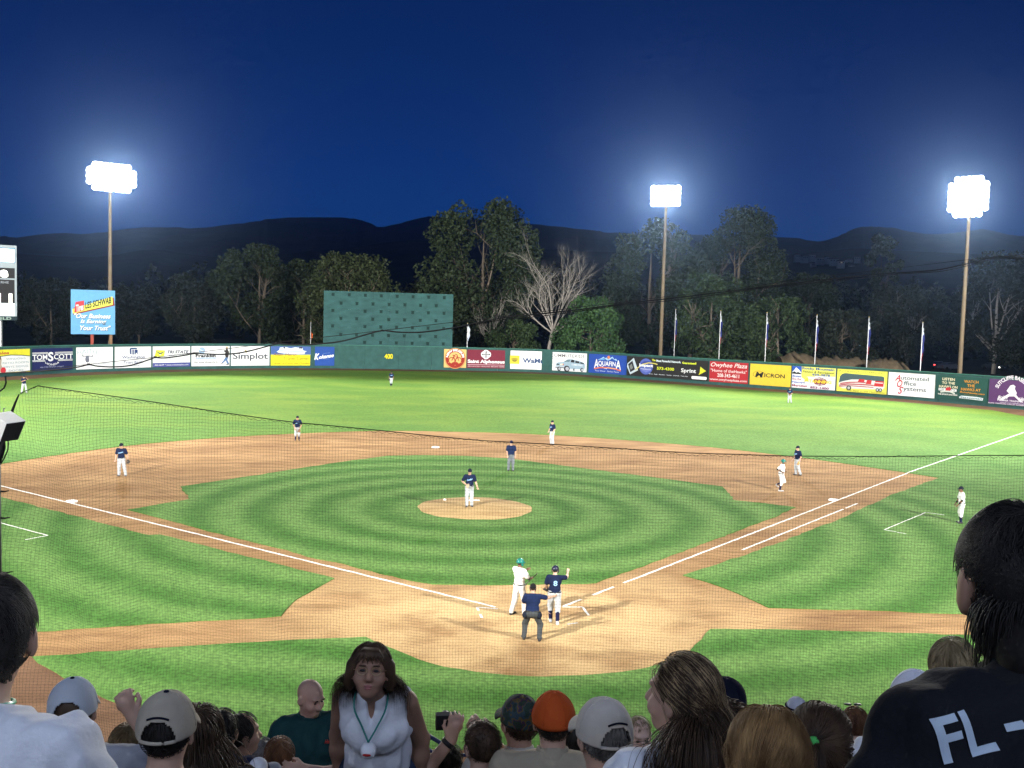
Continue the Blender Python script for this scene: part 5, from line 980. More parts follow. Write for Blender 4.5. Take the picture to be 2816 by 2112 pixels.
# plate umpire
p = G(1148, 1383); P = Pose(pelvis=(0, -.06, .84), hiR=(.10, -.06, .82), hiL=(-.10, -.06, .82), knR=(.24, .06, .47), knL=(-.20, .10, .47), anR=(.23, -.04, .085), anL=(-.22, .06, .085), toR=(.29, .12, .035), toL=(-.28, .22, .035), waist=(0, -.03, .98), chest=(0, .01, 1.18), neck=(0, .03, 1.36), head=(0, .07, 1.54), shR=(.20, .02, 1.31), shL=(-.20, .02, 1.31), elR=(.43, .10, 1.26), wrR=(.62, .26, 1.30), elL=(-.27, .14, 1.10), wrL=(-.10, .32, 1.08), scale=1.0, girth=1.14, hp=-.1).bend(.12)
yu = math.pi-face_yaw(p, CAM)*0+face_yaw(p, CAM)
tu = player('plate umpire in navy shirt and grey trousers crouching with his right arm out', p, yu, P, top=C_UMPN, pants=C_UMPG, cap=C_BLACK, h=.015, curl=.3)
for s_ in (-1, 1): part('ball_bag', Field(.03).ball(P['pelvis']+V3(s_*.20, -.02, -.06), (.085, .10, .12)), C_CAPK, tu, .015)
Mh = rotm(0, -.1, 0)
for z_ in (.05, -.02): MB().tube([P['head']+Mh@V3(.10*math.sin(a), .115*math.cos(a), z_) for a in np.linspace(-2.6, 2.6, 20)], .011, 6).build('mask_strap', M_BELT, tu, True)
part('face_mask', Field(.01).ball(P['head']+Mh@V3(0, .07, -.03), (.10, .07, .12), Mh).sub(P['head']+Mh@V3(0, -.0, -.03), (.09, .09, .14), Mh), M_BELT, tu, .012)
# catcher
p = G(1196, 1347); P = Pose(anL=(-.08, .16, .085), toL=(-.10, .33, .035), knL=(-.10, .18, .51), anR=(.10, -.10, .085), toR=(.13, .07, .035), knR=(.11, .02, .51), elR=(.34, .12, 1.40), wrR=(.36, .34, 1.50), elL=(-.27, .05, 1.16), wrL=(-.26, .24, 1.02), hy=-.3, scale=1.03).twist(-.15)
yc = face_yaw(p, CAM)+math.pi+.1
tc_ = player('catcher in navy jersey and shin guards raising his throwing arm beside the umpire', p, yc, P, helmet=M_HELN, number='8', h=.015, socks=True, shoe=M_SHOEW, sk=3, glove='L', gm=M_GLOVEB)
M_GUARD = mat('shin_guard_navy', (.014, .014, .055), .35, spec=.5)
for s_ in 'RL':
    part('shin_guard', Field(.02).cone(P['kn'+s_]*.98+P['an'+s_]*.02+V3(0, .02, 0), P['an'+s_]+V3(0, .02, .03), .074, .056), M_GUARD, tc_, .014)
    for k in (.15, .28): q = P['kn'+s_]*(1-k)+P['an'+s_]*k; part('guard_strap', Field(.005).cone(q-V3(0, 0, .008), q+V3(0, 0, .008), .082, .080), C_GREYP, tc_, .012)
part('chest_protector_strap', Field(.02).cone(P['chest']+V3(-.1, -.06, -.12), P['chest']+V3(.1, -.06, .08), .105, .105).cut(P['chest']+V3(0, -.13, 0), (0, 1, 0)).cut(P['chest'], (0, 1, 0)), M_BELT, tc_, .014) if False else None
STAND_W = 250.
# ================================================================ GRANDSTAND, BACKSTOP NET AND SPECTATORS
FH = V3(math.sin(YAW), math.cos(YAW), 0); RH = V3(math.cos(YAW), -math.sin(YAW), 0); C0 = V3(CAM[0], CAM[1], 0)
def stand_z(s): return 8.55-.42*s
stand = thing('grandstand', 'stepped concrete grandstand carrying the rows of spectators', 'grandstand', C0, -YAW)
M_CONC = mat('stand_concrete', (.22, .21, .20), .9, var=.2, scale=1.5); M_BENCH = mat('bench_aluminium', (.42, .43, .45), .4, metal=.5)
for k in range(-3, 15):
    s0 = .85*k; z = stand_z(s0+.42); MB().box((0, s0+.425, z/2), (30, .85, z)).build('step', M_CONC, stand); MB().box((0, s0+.62, z+.40), (29.6, .28, .05)).build('bench', M_BENCH, stand)
# ---- unseen lamps added behind the photographer to light the crowd cool and dim
for k, x in enumerate((-9, -3, 3, 9)):
    lp = thing('added_stand_lamp', ('lamp fixture over the back row, leftmost', 'lamp fixture over the back row, second from left', 'lamp fixture over the back row, third from left', 'lamp fixture over the back row, rightmost')[k], 'lamp', C0+RH*x-FH*4.5, -YAW, 'lamps over the back row')
    MB().tube([(0, -.3, 9.9), (0, -.3, 15.2), (0, .3, 15.3)], .06, 8).build('post', M_STEEL, lp, True); MB().box((0, .5, 15.3), (1.5, .45, .16)).build('housing', M_STEEL, lp); MB().box((0, .5, 15.2), (1.36, .34, .05)).build('tube_light', mat('lit_tube', (1, 1, 1), .4, emit=(.6, .75, 1), estr=8), lp)
    ld = bpy.data.lights.new('added_stand_lamp_light', 'AREA'); ld.shape = 'RECTANGLE'; ld.size = 1.4; ld.size_y = .4; ld.energy = STAND_W; ld.color = (.60, .72, 1.0); lo = bpy.data.objects.new('added_stand_lamp_light', ld); COL.objects.link(lo); lo.location = C0+RH*x-FH*4.0+V3(0, 0, 15.1); lo.rotation_euler = Vector(FH*8+V3(0, 0, -8.)).to_track_quat('-Z', 'Y').to_euler()
# ---- net
net = thing('backstop_net', 'fine black backstop net hanging across the whole view behind home plate', 'net', C0+FH*15)
M_NET = mat('net_cord', (.012, .013, .014), .9)
def _nx(dx, dy): q = at(dx, dy, 15)-C0; return (float(np.dot(q, RH)), float(q[2]))
NTOP = [(-8.3, 6.9), _nx(-6, 950), _nx(8, 925), _nx(26, 889), _nx(41, 853)]
def net_top(x):                                    # sagging cable, x metres right of the view line
    P_ = NTOP+[(-6.9, 8.36), (-3.2, 7.93), (-.45, 7.74), (2.7, 7.64), (4.1, 7.63), (7.6, 7.74), (12, 8.05)]
    return float(np.interp(x, [q[0] for q in P_], [q[1] for q in P_]))
def net_pt(x, z):
    w = max(0., min(1., (-3.5-x)/3.5)); wob = .05*math.sin(x*2.1+z*1.3)+.03*math.sin(x*5+z*.8)+w*.16*math.sin(x*4.2+.8*z)
    fd = max(0., min(1., (net_top(x)-z)/.8)); w *= fd; wob *= fd; dz = .012*math.sin(x*3.1+z*2)+.008*math.sin(x*11+z)+w*.13*math.sin(x*2.8+z*.6); return RH*(x+w*.05*math.sin(z*3))+FH*wob+V3(0, 0, z+dz)
def strands_mesh(name, lines, r_, parent, m):
    v = []; f = []
    for L_ in lines:
        n = len(L_); k = len(v)
        for i, p in enumerate(L_):
            t = L_[min(i+1, n-1)]-L_[max(i-1, 0)]; a = np.cross(t, FH); a /= np.linalg.norm(a)+1e-9
            v += [tuple(p+a*r_-FH*r_*.5), tuple(p-a*r_-FH*r_*.5), tuple(p+FH*r_)]
        for i in range(n-1):
            q = k+3*i; f += [(q, q+1, q+4, q+3), (q+1, q+2, q+5, q+4), (q+2, q, q+3, q+5)]
    o = obj(name, v, f, m, parent); return o
MS = .0445; XL, XR, ZB = -8.2, 10.2, 1.0; lines = []
for x in np.arange(XL, XR, MS):
    zt = net_top(x); lines.append([net_pt(x, ZB+(zt-ZB)*j/22) for j in range(23)])
for z in np.arange(ZB, 8.4, MS):
    xs = [x for x in np.arange(XL, XR+.01, .28) if net_top(x) >= z]
    run = []
    for x in np.arange(XL, XR+.01, .28):
        if net_top(x) >= z: run.append(net_pt(x, z))
        else:
            if len(run) > 1: lines.append(run)
            run = []
    if len(run) > 1: lines.append(run)
o = strands_mesh('mesh_cords', lines, .0010, net, M_NET); o['kind'] = 'stuff'
MB().tube([RH*x+V3(0, 0, net_top(x)+.02)+FH*.03*math.sin(x*2) for x in np.arange(NTOP[-1][0], 13, .25)], .0065, 6).build('top_cable', M_NET, net, True)
lc = [[net_pt(x, net_top(x)+.02-.03*abs(math.sin(x*26))) for x in np.arange(NTOP[-1][0]+i*.9, NTOP[-1][0]+(i+1)*.9, .03)] for i in range(19)]
strands_mesh('lacing', lc, .0025, net, M_NET)['kind'] = 'stuff'
MB().tube([at(41, 852, 15)-C0-FH*15, at(33, 870, 15)-C0-FH*15, at(26, 889, 15)-C0-FH*15, at(8, 925, 15)-C0-FH*15], [.010, .016, .022, .03], 6).build('side_rope', M_NET, net, True)
MB().tube([at(18, 953, 15)-C0-FH*15, at(17, 972, 15)-C0-FH*15, at(9, 990, 15)-C0-FH*15, at(-2, 1008, 15)-C0-FH*15], .010, 6).build('slack_rope', M_NET, net, True)
MB().tube([at(7, 950, 14.8)-C0-FH*15, at(5, 968, 14.8)-C0-FH*15, at(1, 985, 14.8)-C0-FH*15, at(-8, 1012, 14.8)-C0-FH*15], [.03, .045, .04, .03], 7).build('gathered_net', M_NET, net, True)
# ---- pole with arms and the white loudspeaker
pb = at(-4.5, 1200, 14.9); pole = thing('net_post', 'dark steel post with short arms at the left edge holding the net', 'post', (pb[0], pb[1], 0))
MB().tube([(0, 0, 0), (0, 0, 10.2)], [.05, .045], 10).build('pole', mat('post_dark', (.05, .05, .055), .5), pole, True)
for yy, xe in ((1061, 19), (1118.5, 22), (1236, 27)): MB().tube([at(-4, yy, 14.88)-V3(pb[0], pb[1], 0), at(xe*.5, yy+1, 14.86)-V3(pb[0], pb[1], 0), at(xe, yy-1, 14.84)-V3(pb[0], pb[1], 0)], [.014, .012, .006], 6).build('arm', M_NET, pole, True)
MB().tube([at(11.5, 812, 14.7)-V3(pb[0], pb[1], 0), at(13, 826, 14.7)-V3(pb[0], pb[1], 0), at(9, 838, 14.7)-V3(pb[0], pb[1], 0), at(0, 845, 14.7)-V3(pb[0], pb[1], 0), at(-8, 843, 14.7)-V3(pb[0], pb[1], 0)], .012, 7).build('cable_loop', M_NET, pole, True)
q = [at(13.9, 914.2, 14.3), at(56.5, 908.4, 14.3), at(39.6, 950.2, 14.42), at(-1, 955.6, 14.42)]; ls = thing('loudspeaker', 'white wedge loudspeaker cabinet with a black grille hung at the left edge', 'loudspeaker', q[3]); q = [p-q[3] for p in q]
bk = [at(-16, 893, 14.62), at(24, 887.5, 14.62), at(14, 925, 14.7), at(-26, 932, 14.7)]; bk = [p-V3(*ls.location) for p in bk]
o = obj('cabinet', q+bk, [(0, 4, 5, 1), (1, 5, 6, 2), (2, 6, 7, 3), (3, 7, 4, 0), (5, 4, 7, 6), (0, 1, 2, 3)], mat('cabinet_white', (.78, .80, .80), .5, var=.06), ls); bv = o.modifiers.new('b', 'BEVEL'); bv.width = .006; bv.segments = 2
c_ = sum(q)/4; nf = np.cross(q[1]-q[0], q[3]-q[0]); nf /= np.linalg.norm(nf); nf = nf if np.dot(nf, _f) < 0 else -nf
obj('grille', [c_+(p-c_)*.95+nf*.008 for p in q], [(0, 1, 2, 3)], mat('grille_black', (.012, .012, .013), .8, bump=.4, bscale=200), ls)
MB().tube([bk[0]*.4+bk[1]*.6+V3(0, 0, 0), bk[0]*.4+bk[1]*.6+V3(.0, 0, .05), bk[0]*.3+bk[1]*.7+V3(.0, 0, .05)], .008, 6).build('eye_bolt', M_STEEL, ls)
# ---- overhead cable with a drooping bundle
cb = thing('overhead_cable', 'black cable bundle tied in loops to a thin wire sagging across the whole view', 'cable', at(1100, 683, 20)); CB = V3(*cb.location)
thin = [(-60, 815), (0, 808), (65, 800.8), (159, 790.3), (243, 781.2), (325, 773), (409, 763.3), (495, 752.7), (584, 741.7), (670, 731), (750, 722.8), (825, 714), (975, 696.5), (1075, 685), (1200, 670), (1325, 655), (1425, 642.5), (1575, 625), (1655, 614), (1809, 594), (1959, 576.7), (2084, 561.7), (2212, 550), (2290, 543)]
thick = [(-60, 812), (17, 805.5), (65, 803.8), (159, 794.4), (191, 788), (211, 791), (245, 792.6), (284, 789), (325, 776), (335, 772.7), (355, 773.3), (390, 769), (419, 764), (443, 764.5), (480, 765.5), (522, 761.7), (569, 750.5), (598, 742.8), (628, 744.4), (674, 744), (710, 741), (745, 735.8), (787, 724), (825, 714.5), (862, 717.5), (912, 717.5), (975, 708.8), (1025, 699), (1087, 686.5), (1150, 680), (1250, 669), (1330, 658), (1400, 650), (1480, 641), (1575, 629), (1655, 619), (1760, 607), (1850, 597), (1909, 591.7), (1980, 587), (2034, 581.7), (2096, 568), (2146, 556), (2180, 555), (2212, 557), (2290, 552)]
MB().tube([at(x, y, 20)-CB for x, y in thin], .006, 6).build('messenger_wire', M_NET, cb, True); MB().tube([p for p in smooth_line([at(x, y, 20)-CB for x, y in thick], 4)], .014, 7).build('bundle', M_NET, cb, True); MB().tube([p+V3(0, 0, -.02+.01*math.sin(i*.4)) for i, p in enumerate(smooth_line([at(x, y+1.5, 20.02)-CB for x, y in thick[26:]], 4))], .008, 6).build('bundle', M_NET, cb, True)
for x, y in ((191, 787), (335, 771.5), (419, 763), (598, 741), (825, 714), (1087, 685.5), (1330, 656), (1575, 627)): MB().tube([at(x-3, y, 20)-CB, at(x+3, y-.3, 20)-CB], .018, 7).build('tie', M_NET, cb, True)
# ---- aisle handrail
M_RAIL = mat('rail_navy', (.022, .03, .095), .35, spec=.5); hr = thing('handrail', 'dark blue pipe handrail beside the woman in white', 'handrail', at(935, 1640, 9.0)); HR = V3(*hr.location)
for a, b_, r_ in (((840, 1537), (985, 1625), .019), ((850, 1577), (990, 1655), .016), ((860, 1634), (1010, 1631), .017), ((880, 1632), (985, 1690), .016), ((860, 1660), (1010, 1658), .017), ((985, 1620), (985, 1760), .019), ((845, 1540), (845, 1740), .019)):
    MB().tube([at(*a, 9.0)-HR, at(*b_, 9.0)-HR], r_, 10).build('rail', M_RAIL, hr, True)
# ---------------------------------------------------------------- spectators
def seated(**k):
    d = dict(pelvis=(0, 0, .53), waist=(0, .0, .67), chest=(0, .02, .87), neck=(0, .01, 1.05), head=(0, .05, 1.205), shR=(.185, .0, 1.0), shL=(-.185, .0, 1.0), elR=(.25, .06, .74), elL=(-.25, .06, .74), wrR=(.14, .28, .66), wrL=(-.14, .28, .66), hiR=(.095, .02, .52), hiL=(-.095, .02, .52), knR=(.13, .44, .50), knL=(-.13, .44, .50), anR=(.13, .42, .09), anL=(-.13, .42, .09), toR=(.15, .58, .035), toL=(-.15, .58, .035)); d.update(k); return Pose(**d)
def hair_strands(root, P, m, n, length, w=.004, seed=0, sc=1., tie=None, crown=(0, -.3, .95), lift=1.03, part_gap=0., vol=0., face_lim=.30, parent=None, curl=0., sweep=0., puff=.05, low=-.55, front=2., ear_clear=False, push=1.):
    rng = np.random.default_rng(seed); M = rotm(P['hy'], P['hp'], P['ht']); c = P['head']+M@V3(0, -.014, .022)*sc; rad = V3(.086, .104, .100)*sc*lift; cr = V3(*crown); cr /= np.linalg.norm(cr)
    d = rng.normal(size=(n*5, 3)); d /= np.linalg.norm(d, axis=1)[:, None]; ok = (d[:, 2] > np.where(d[:, 1] < -.2, low-.25, low)) & ~((d[:, 1] > face_lim) & (d[:, 2] < .50)) & (d[:, 1] < front)
    if ear_clear: ok &= ~((np.abs(d[:, 0]) > .72) & (d[:, 2] < .12) & (d[:, 1] > -.45))
    d = d[ok][:n]; n = len(d)
    p = d*rad; dr = d-cr*(d@cr)[:, None]; dr /= np.linalg.norm(dr, axis=1)[:, None]+1e-6; dr += rng.normal(size=(n, 3))*.10
    if part_gap: dr[:, 0] += np.sign(d[:, 0])*.8
    g = M.T@V3(0, 0, -1); tl = None if tie is None else V3(*tie)*sc; long = length > .1; N = 14 if long else 5; st = (length*rng.uniform(.75, 1.1, n)/N)[:, None]; off = rng.uniform(0, 1, n)[:, None]*vol; ph = rng.uniform(0, 6.28, n); flow = dr.copy(); pts = [p]; passed = np.zeros(n, bool); cc = P['chest']
    for i in range(N):
        nrm = p/rad**2; nrm /= np.linalg.norm(nrm, axis=1)[:, None]+1e-9; k0 = np.sqrt(((p/(rad+off))**2).sum(1))
        want = flow*(.6 if long else 1.)*max(0, 1-i/(N*.5)*(1 if long else .3))+g*(.55 if long else .12)+V3(0, -1, 0)*sweep*(p[:, 2] > -.02*sc)[:, None]
        if tl is not None:
            tv = tl-p; dist = np.linalg.norm(tv, axis=1); passed |= dist < .028*sc; want = np.where(passed[:, None], g+flow*.12+(tl-0)*np.array([2.2, 2.2, 0]), tv/(dist[:, None]+1e-6)*1.2)
        if curl: want = want+curl*np.stack([np.sin(ph+i*1.3), np.cos(ph+i*1.1), np.sin(ph*2+i)], 1)
        near = ((k0 < 1.15) & ~passed)[:, None]; want = np.where(near, want-nrm*(want*nrm).sum(1)[:, None], want); dr = dr*.5+want*.5; dr /= np.linalg.norm(dr, axis=1)[:, None]+1e-9; p = p+dr*st
        k0 = np.sqrt(((p/(rad+off))**2).sum(1))[:, None]; p = np.where(k0 < 1, p/k0, p)
        if not long: p = np.where(k0 > 1+puff, p*(1+puff)/k0, p)
        elif i < N*.6: up = (p[:, 2] > -.03*sc)[:, None] & ~passed[:, None]; p = np.where(up & (k0 > 1.03), p*1.03/k0, p)
        wq = c+p@M.T
        for a, b_, r_ in ((P['neck'], P['head'], .064*sc), (P['shL'], P['shR'], .086*push), (cc-V3(.09, 0, 0), cc+V3(.09, 0, 0), .146*push)):
            ba = b_-a; t = np.clip((wq-a)@ba/np.dot(ba, ba), 0, 1)[:, None]; q = a+ba*t; dv = wq-q; dl = np.linalg.norm(dv, axis=1)[:, None]; rr = r_+off*.5; wq = np.where(dl < rr, q+dv/(dl+1e-9)*rr, wq)
        p = (wq-c)@M; pts.append(p)
    W_ = np.stack([c+q@M.T for q in pts], 1)                     # n, N+1, 3
    T = np.empty_like(W_); T[:, 1:-1] = W_[:, 2:]-W_[:, :-2]; T[:, 0] = W_[:, 1]-W_[:, 0]; T[:, -1] = W_[:, -1]-W_[:, -2]; O = W_-c
    if long: O = O*np.array([1, 1, .15])
    A = np.cross(T, O); A /= np.linalg.norm(A, axis=2)[..., None]+1e-9; U = np.cross(A, T); U /= np.linalg.norm(U, axis=2)[..., None]+1e-9; ww = (w*(1-.7*(np.arange(N+1)/N)**2))[None, :, None]
    V = np.stack([W_+A*ww, W_-A*ww, W_+U*ww*.6], 2).reshape(-1, 3); base = (np.arange(n)[:, None]*(N+1)+np.arange(N)[None, :]).reshape(-1)*3
    F = np.concatenate([np.stack([base, base+3, base+5, base+2], 1), np.stack([base+2, base+5, base+4, base+1], 1), np.stack([base+1, base+4, base+3, base], 1)])
    o = obj('hair_strands', V, F, m, parent or root, True); o['kind'] = 'stuff'; return o
def hair_base(root, P, m, h, sc=1., grow=1.0, low=-.06, front=.05, long=0., back=0.):
    M = rotm(P['hy'], P['hp'], P['ht']); F = Field(.03).ball(P['head']+M@V3(0, -.018, .020)*sc, (.084*sc*grow, .100*sc*grow, .098*sc*grow), M)
    if long:
        a = P['head']+M@V3(0, -.05, -.02)*sc; F.cone(a, P['neck']+V3(0, -.075-back, .0), .072*sc*grow, .07*sc, .04); F.cone(P['neck']+V3(0, -.075-back, .0), P['neck']+V3(0, -.105-back, -long), .08*sc, .045*sc, .05)
    F.cut(P['head']+M@V3(0, front, .01)*sc, M@V3(0, 1, -.55))
    if not long: F.cut(P['head']+M@V3(0, -.02, low)*sc, M@V3(0, .35, -1))
    return part('hair', F, m, root, h)
def spectator(label, dx, dy, depth, P, yaw=0., shirt=None, sleeve=.75, collar=False, sk=0, hair=None, sc=1., h=None, face=False, tank=False, trousers=None, wr=.008, group='spectators in the stand', curl=.7, ptR=None, ptL=None, vneck=False, ears=True, wf=42):
    h = h or min(.012, max(.0075, depth*.0022)); t = thing('person', label, 'person', (0, 0, 0), 0, group); F = Field(.03); torso_prims(F, P)
    arm_prims(F, P, 'R', curl=curl, pt=ptR); arm_prims(F, P, 'L', curl=curl, pt=ptL); leg_prims(F, P, 'RL'); head_prims(F, P, True, sc, ears)
    for s_ in 'RL': F.cone(P['an'+s_]+V3(0, -.03, -.03), P['to'+s_], .035, .03)
    part('body', F, SK[sk], t, h)
    shirt = shirt or C_BLACK; F = Field(.035); torso_prims(F, P)
    if not tank:
        for s_ in 'RL': F.cone(P['sh'+s_], P['sh'+s_]+(P['el'+s_]-P['sh'+s_])*min(1, sleeve), .064, .064, .03); (F.cone(P['el'+s_], P['el'+s_]+(P['wr'+s_]-P['el'+s_])*(sleeve-1), .058, .046, .03) if sleeve > 1 else None)
    nk = P['head']-P['neck']; nk = nk/np.linalg.norm(nk); F.cut(P['neck']+nk*(.028 if not collar else .035), nk)
    if tank:
        for s_ in 'RL':
            o_ = (P['sh'+s_]-P['neck']); o_ = o_/np.linalg.norm(o_); F.sub(P['sh'+s_]+o_*.055+V3(0, 0, -.03), (.062, .13, .14), k=.02)
    if vneck:
        for s_ in (-1, 1): F.ball(P['chest']+V3(s_*.06, .070, -.03), (.065, .055, .062), k=.05)
    if vneck: F.sub(P['neck']+V3(0, .13, -.06), (.046, .11, .135), k=.02); F.cone(P['waist'], P['pelvis'], .115, .13, .05)
    part('shirt', F, shirt, t, h*1.1, inflate=.015+wr*.75, wr=wr, wf=wf, seed=len(label))
    if collar: cf = Field(.01).cone(P['neck']+nk*.005, P['neck']+nk*.045, .083, .074).sub(P['neck']+nk*.06, (.062, .062, .09)).cut(P['neck']+nk*.055, nk); part('collar', cf, shirt, t, h)
    F = Field(.035).cone(P['pelvis']-V3(.07, 0, 0), P['pelvis']+V3(.07, 0, 0), .115, .115, .04)
    for s_ in 'RL': F.cone(P['hi'+s_], P['kn'+s_], .094, .074, .04); F.cone(P['kn'+s_], P['an'+s_], .07, .058, .03)
    part('trousers', F, trousers or cloth('denim', (.03, .045, .09)), t, .016, inflate=.012); foot_parts(P, t, M_SHOE)
    if hair is not None and hair is not False: hair_base(t, P, hair, h, sc)
    yw = -YAW+yaw; hw = at(dx, dy, depth); lc = P['head']*P['scale']; co, si = math.cos(yw), math.sin(yw)
    place(t, P, hw-V3(co*lc[0]-si*lc[1], si*lc[0]+co*lc[1], lc[2]), yw); t['_'] = 0; del t['_']
    return t
H_BLACK = hairm('black', (.008, .007, .006), (.022, .018, .015)); H_BRN = hairm('brown', (.022, .012, .007), (.085, .050, .028)); H_LBRN = hairm('light_brown', (.055, .030, .015), (.38, .27, .14)); H_BLOND = hairm('strawberry_blond', (.12, .058, .020), (.40, .24, .095)); H_SANDY = hairm('sandy', (.11, .075, .035), (.34, .26, .14)); H_GREY = hairm('grey', (.05, .048, .045), (.20, .19, .175)); H_GREY2 = hairm('dark_grey', (.014, .012, .010), (.060, .052, .044)); H_AUB = hairm('auburn', (.05, .02, .01), (.22, .10, .045))
T_WHITE = cloth('tee_white', (.72, .73, .76), .2, .05); T_CREAM = cloth('cream', (.62, .60, .52)); T_KHAKI = cloth('khaki_shirt', (.34, .29, .21)); T_BLACK = cloth('tee_black', (.010, .011, .014), .15); T_GREY = cloth('tee_grey', (.30, .31, .34)); T_GREEN = cloth('polo_green', (.015, .055, .055)); T_RED = cloth('tee_red', (.45, .03, .03)); T_DARK = cloth('tee_dark', (.03, .03, .036))
K_TAN = cloth('cap_tan', (.42, .37, .29), .1, .12); K_GREY = cloth('cap_grey', (.50, .46, .40), .1, .14); K_ORG = cloth('cap_orange', (.50, .085, .018), .1, .08); K_BLUEG = cloth('cap_blue_grey', (.50, .54, .58), .1); K_WHITE = cloth('cap_white', (.70, .72, .80), .1); K_NAVY = cloth('cap_navy', (.008, .010, .022), .1); 
def camo():
    m = bpy.data.materials.new('cap_camouflage'); m.use_nodes = True; n = m.node_tree.nodes; l = m.node_tree.links; tc = n.new('ShaderNodeTexCoord'); z = n.new('ShaderNodeTexNoise'); z.inputs['Scale'].default_value = 22; z.inputs['Detail'].default_value = 1; l.new(tc.outputs['Object'], z.inputs['Vector']); r = n.new('ShaderNodeValToRGB'); r.color_ramp.interpolation = 'CONSTANT'
    e = r.color_ramp.elements; e[0].color = (.012, .03, .02, 1); e[1].position = .44; e[1].color = (.02, .045, .06, 1)
    for p_, c in ((.5, (.10, .07, .015, 1)), (.56, (.04, .015, .05, 1)), (.62, (.015, .03, .015, 1))): q = e.new(p_); q.color = c
    l.new(z.outputs[0], r.inputs[0]); l.new(r.outputs[0], n['Principled BSDF'].inputs['Base Color']); n['Principled BSDF'].inputs['Roughness'].default_value = .9; return m
# 1 man at the left edge
P = seated(hy=.35, hp=-.05, shR=(.195, .0, .985), shL=(-.195, 0, .985), girth=1.08, elR=(.27, .08, .72)).bend(.16); P['hp'] = .05; t = spectator('man in pale blue white tee with dark hair at the left edge', -27, 1372, 2.12, P, -.05, T_WHITE, sleeve=.85, hair=H_BLACK, wr=.010, wf=48, ears=1.1)
hair_strands(t, P, H_GREY2, 3600, .045, .0011, 1, lift=1.05, low=-.75, ear_clear=True, puff=.08, curl=.25); M = rotm(.35, .05, 0)
part('goatee', Field(.015).ball(P['head']+M@V3(0, .075, -.10), (.035, .03, .032), M), H_GREY, t, .008)
for r_, z_ in ((.074, .026),): MB().tube([P['neck']+V3(r_*math.sin(a), .01+r_*math.cos(a)*1.05, z_-.02*math.cos(a)) for a in np.linspace(0, 6.3, 36)], .0045, 6).build('bead_necklace', mat('bead_green', (.0, .32, .20), .3, spec=.6), t, True)
# 2 pale cap with raised fist
P = seated(elR=(.42, .05, .92), wrR=(.24, .06, 1.17), hy=.1); t = spectator('man in blue-grey cap holding a fist up beside his head', 158, 1535, 4.25, P, .1, T_GREY, hair=H_BRN, curl=1.4, ptR=(-.5, 0, .85)); cap_part(P, t, K_BLUEG, back_open=True, button=K_NAVY, sc=1.05)
# 3 tan cap
P = seated(hy=.05); t = spectator('man in tan cap with navy button and an arched back opening', 361, 1580, 3.6, P, 0, T_DARK, hair=H_BLACK, sk=0); cap_part(P, t, K_TAN, back_open=True, button=K_NAVY, sc=1.09, mark=K_NAVY); hair_strands(t, P, H_BLACK, 500, .035, .002, 3)
# 4 long dark hair
P = seated(); t = spectator('woman with long dark brown hair right of the tan cap', 427, 1588, 4.35, P, .1, T_DARK, hair=False); hb = hair_base(t, P, H_BRN, .01, long=.25); hair_strands(t, P, H_BRN, 700, .38, .003, 4, vol=.02, parent=hb)
# 5, 6 two dark haired men
P = seated(hy=-.1); t = spectator('short-haired man in navy shirt with a white stripe, left of the pair', 479, 1579, 5.55, P, 0, cloth('navy_stripe', (.015, .02, .05)), hair=H_BLACK, sk=1, collar=True); hair_strands(t, P, H_BLACK, 600, .03, .0022, 5)
part('shoulder_stripe', Field(.01).cone(P['shR']+V3(.03, -.02, .045), P['chest']+V3(.06, -.12, .06), .03, .03), T_WHITE, t, .01, inflate=.02)
P = seated(hy=-.75); t = spectator('dark-haired man in grey shirt turned to the right, beside the striped shirt', 522, 1585, 5.8, P, -.2, T_GREY, hair=H_BLACK, sk=1); hair_strands(t, P, H_BLACK, 600, .03, .0022, 6)
# 7 curly grey
P = seated(); t = spectator('person with short curly grey hair low in front of the bald man', 563, 1634, 6.8, P, 0, T_DARK, hair=H_GREY); hair_strands(t, P, H_GREY, 500, .05, .003, 7, curl=1.2, lift=1.08)
# 8 red shirt, arm behind head
P = seated(elR=(.40, -.04, 1.12), wrR=(.17, -.12, 1.20), elL=(-.25, .06, .74)); t = spectator('red-shirted person with brown hair resting a hand behind the head', 604, 1634, 6.3, P, .1, T_RED, hair=H_AUB, ptR=(-1, -.1, .1), sk=3); hair_strands(t, P, H_AUB, 400, .05, .003, 8)
# 9 bald man standing
P = Pose(hy=.45, hp=-.25, elR=(.27, -.05, 1.15), wrR=(.12, .18, .98), elL=(-.26, .02, 1.15), wrL=(-.22, .2, .98), girth=1.15, scale=1.02)
t = spectator('bald man with goatee standing in a dark green polo shirt', 671, 1506, 7.2, P, math.pi+.45, T_GREEN, collar=True, face=True, sk=0, trousers=cloth('khaki_trousers', (.30, .26, .19)), h=.0095)
M = rotm(.45, -.25, 0); part('goatee', Field(.01).ball(P['head']+M@V3(0, .082, -.095), (.022, .014, .020), M).ball(P['head']+M@V3(0, .098, -.054), (.024, .008, .005), M), H_LBRN, t, .006)
for s_ in (-1, 1): part('eye', Field(.002).ball(P['head']+M@V3(s_*.031, .083, .004), (.011, .008, .004), M), M_BELT, t, .004)
for s_ in (-1, 1): part('eyebrow', Field(.002).ball(P['head']+M@V3(s_*.032, .094, .026), (.018, .006, .005), M), H_BRN, t, .004)
wl = P['wrR']+V3(-.08, .10, -.02); obj('paper_sheet', [wl+V3(*q) for q in ((-.10, 0, -.14), (.06, .02, -.16), (.09, .03, .08), (-.07, .01, .10), (-.10, .004, -.14), (.06, .024, -.16), (.09, .034, .08), (-.07, .014, .10))], [(0, 1, 2, 3), (7, 6, 5, 4)], mat('paper', (.7, .72, .75), .8), t)
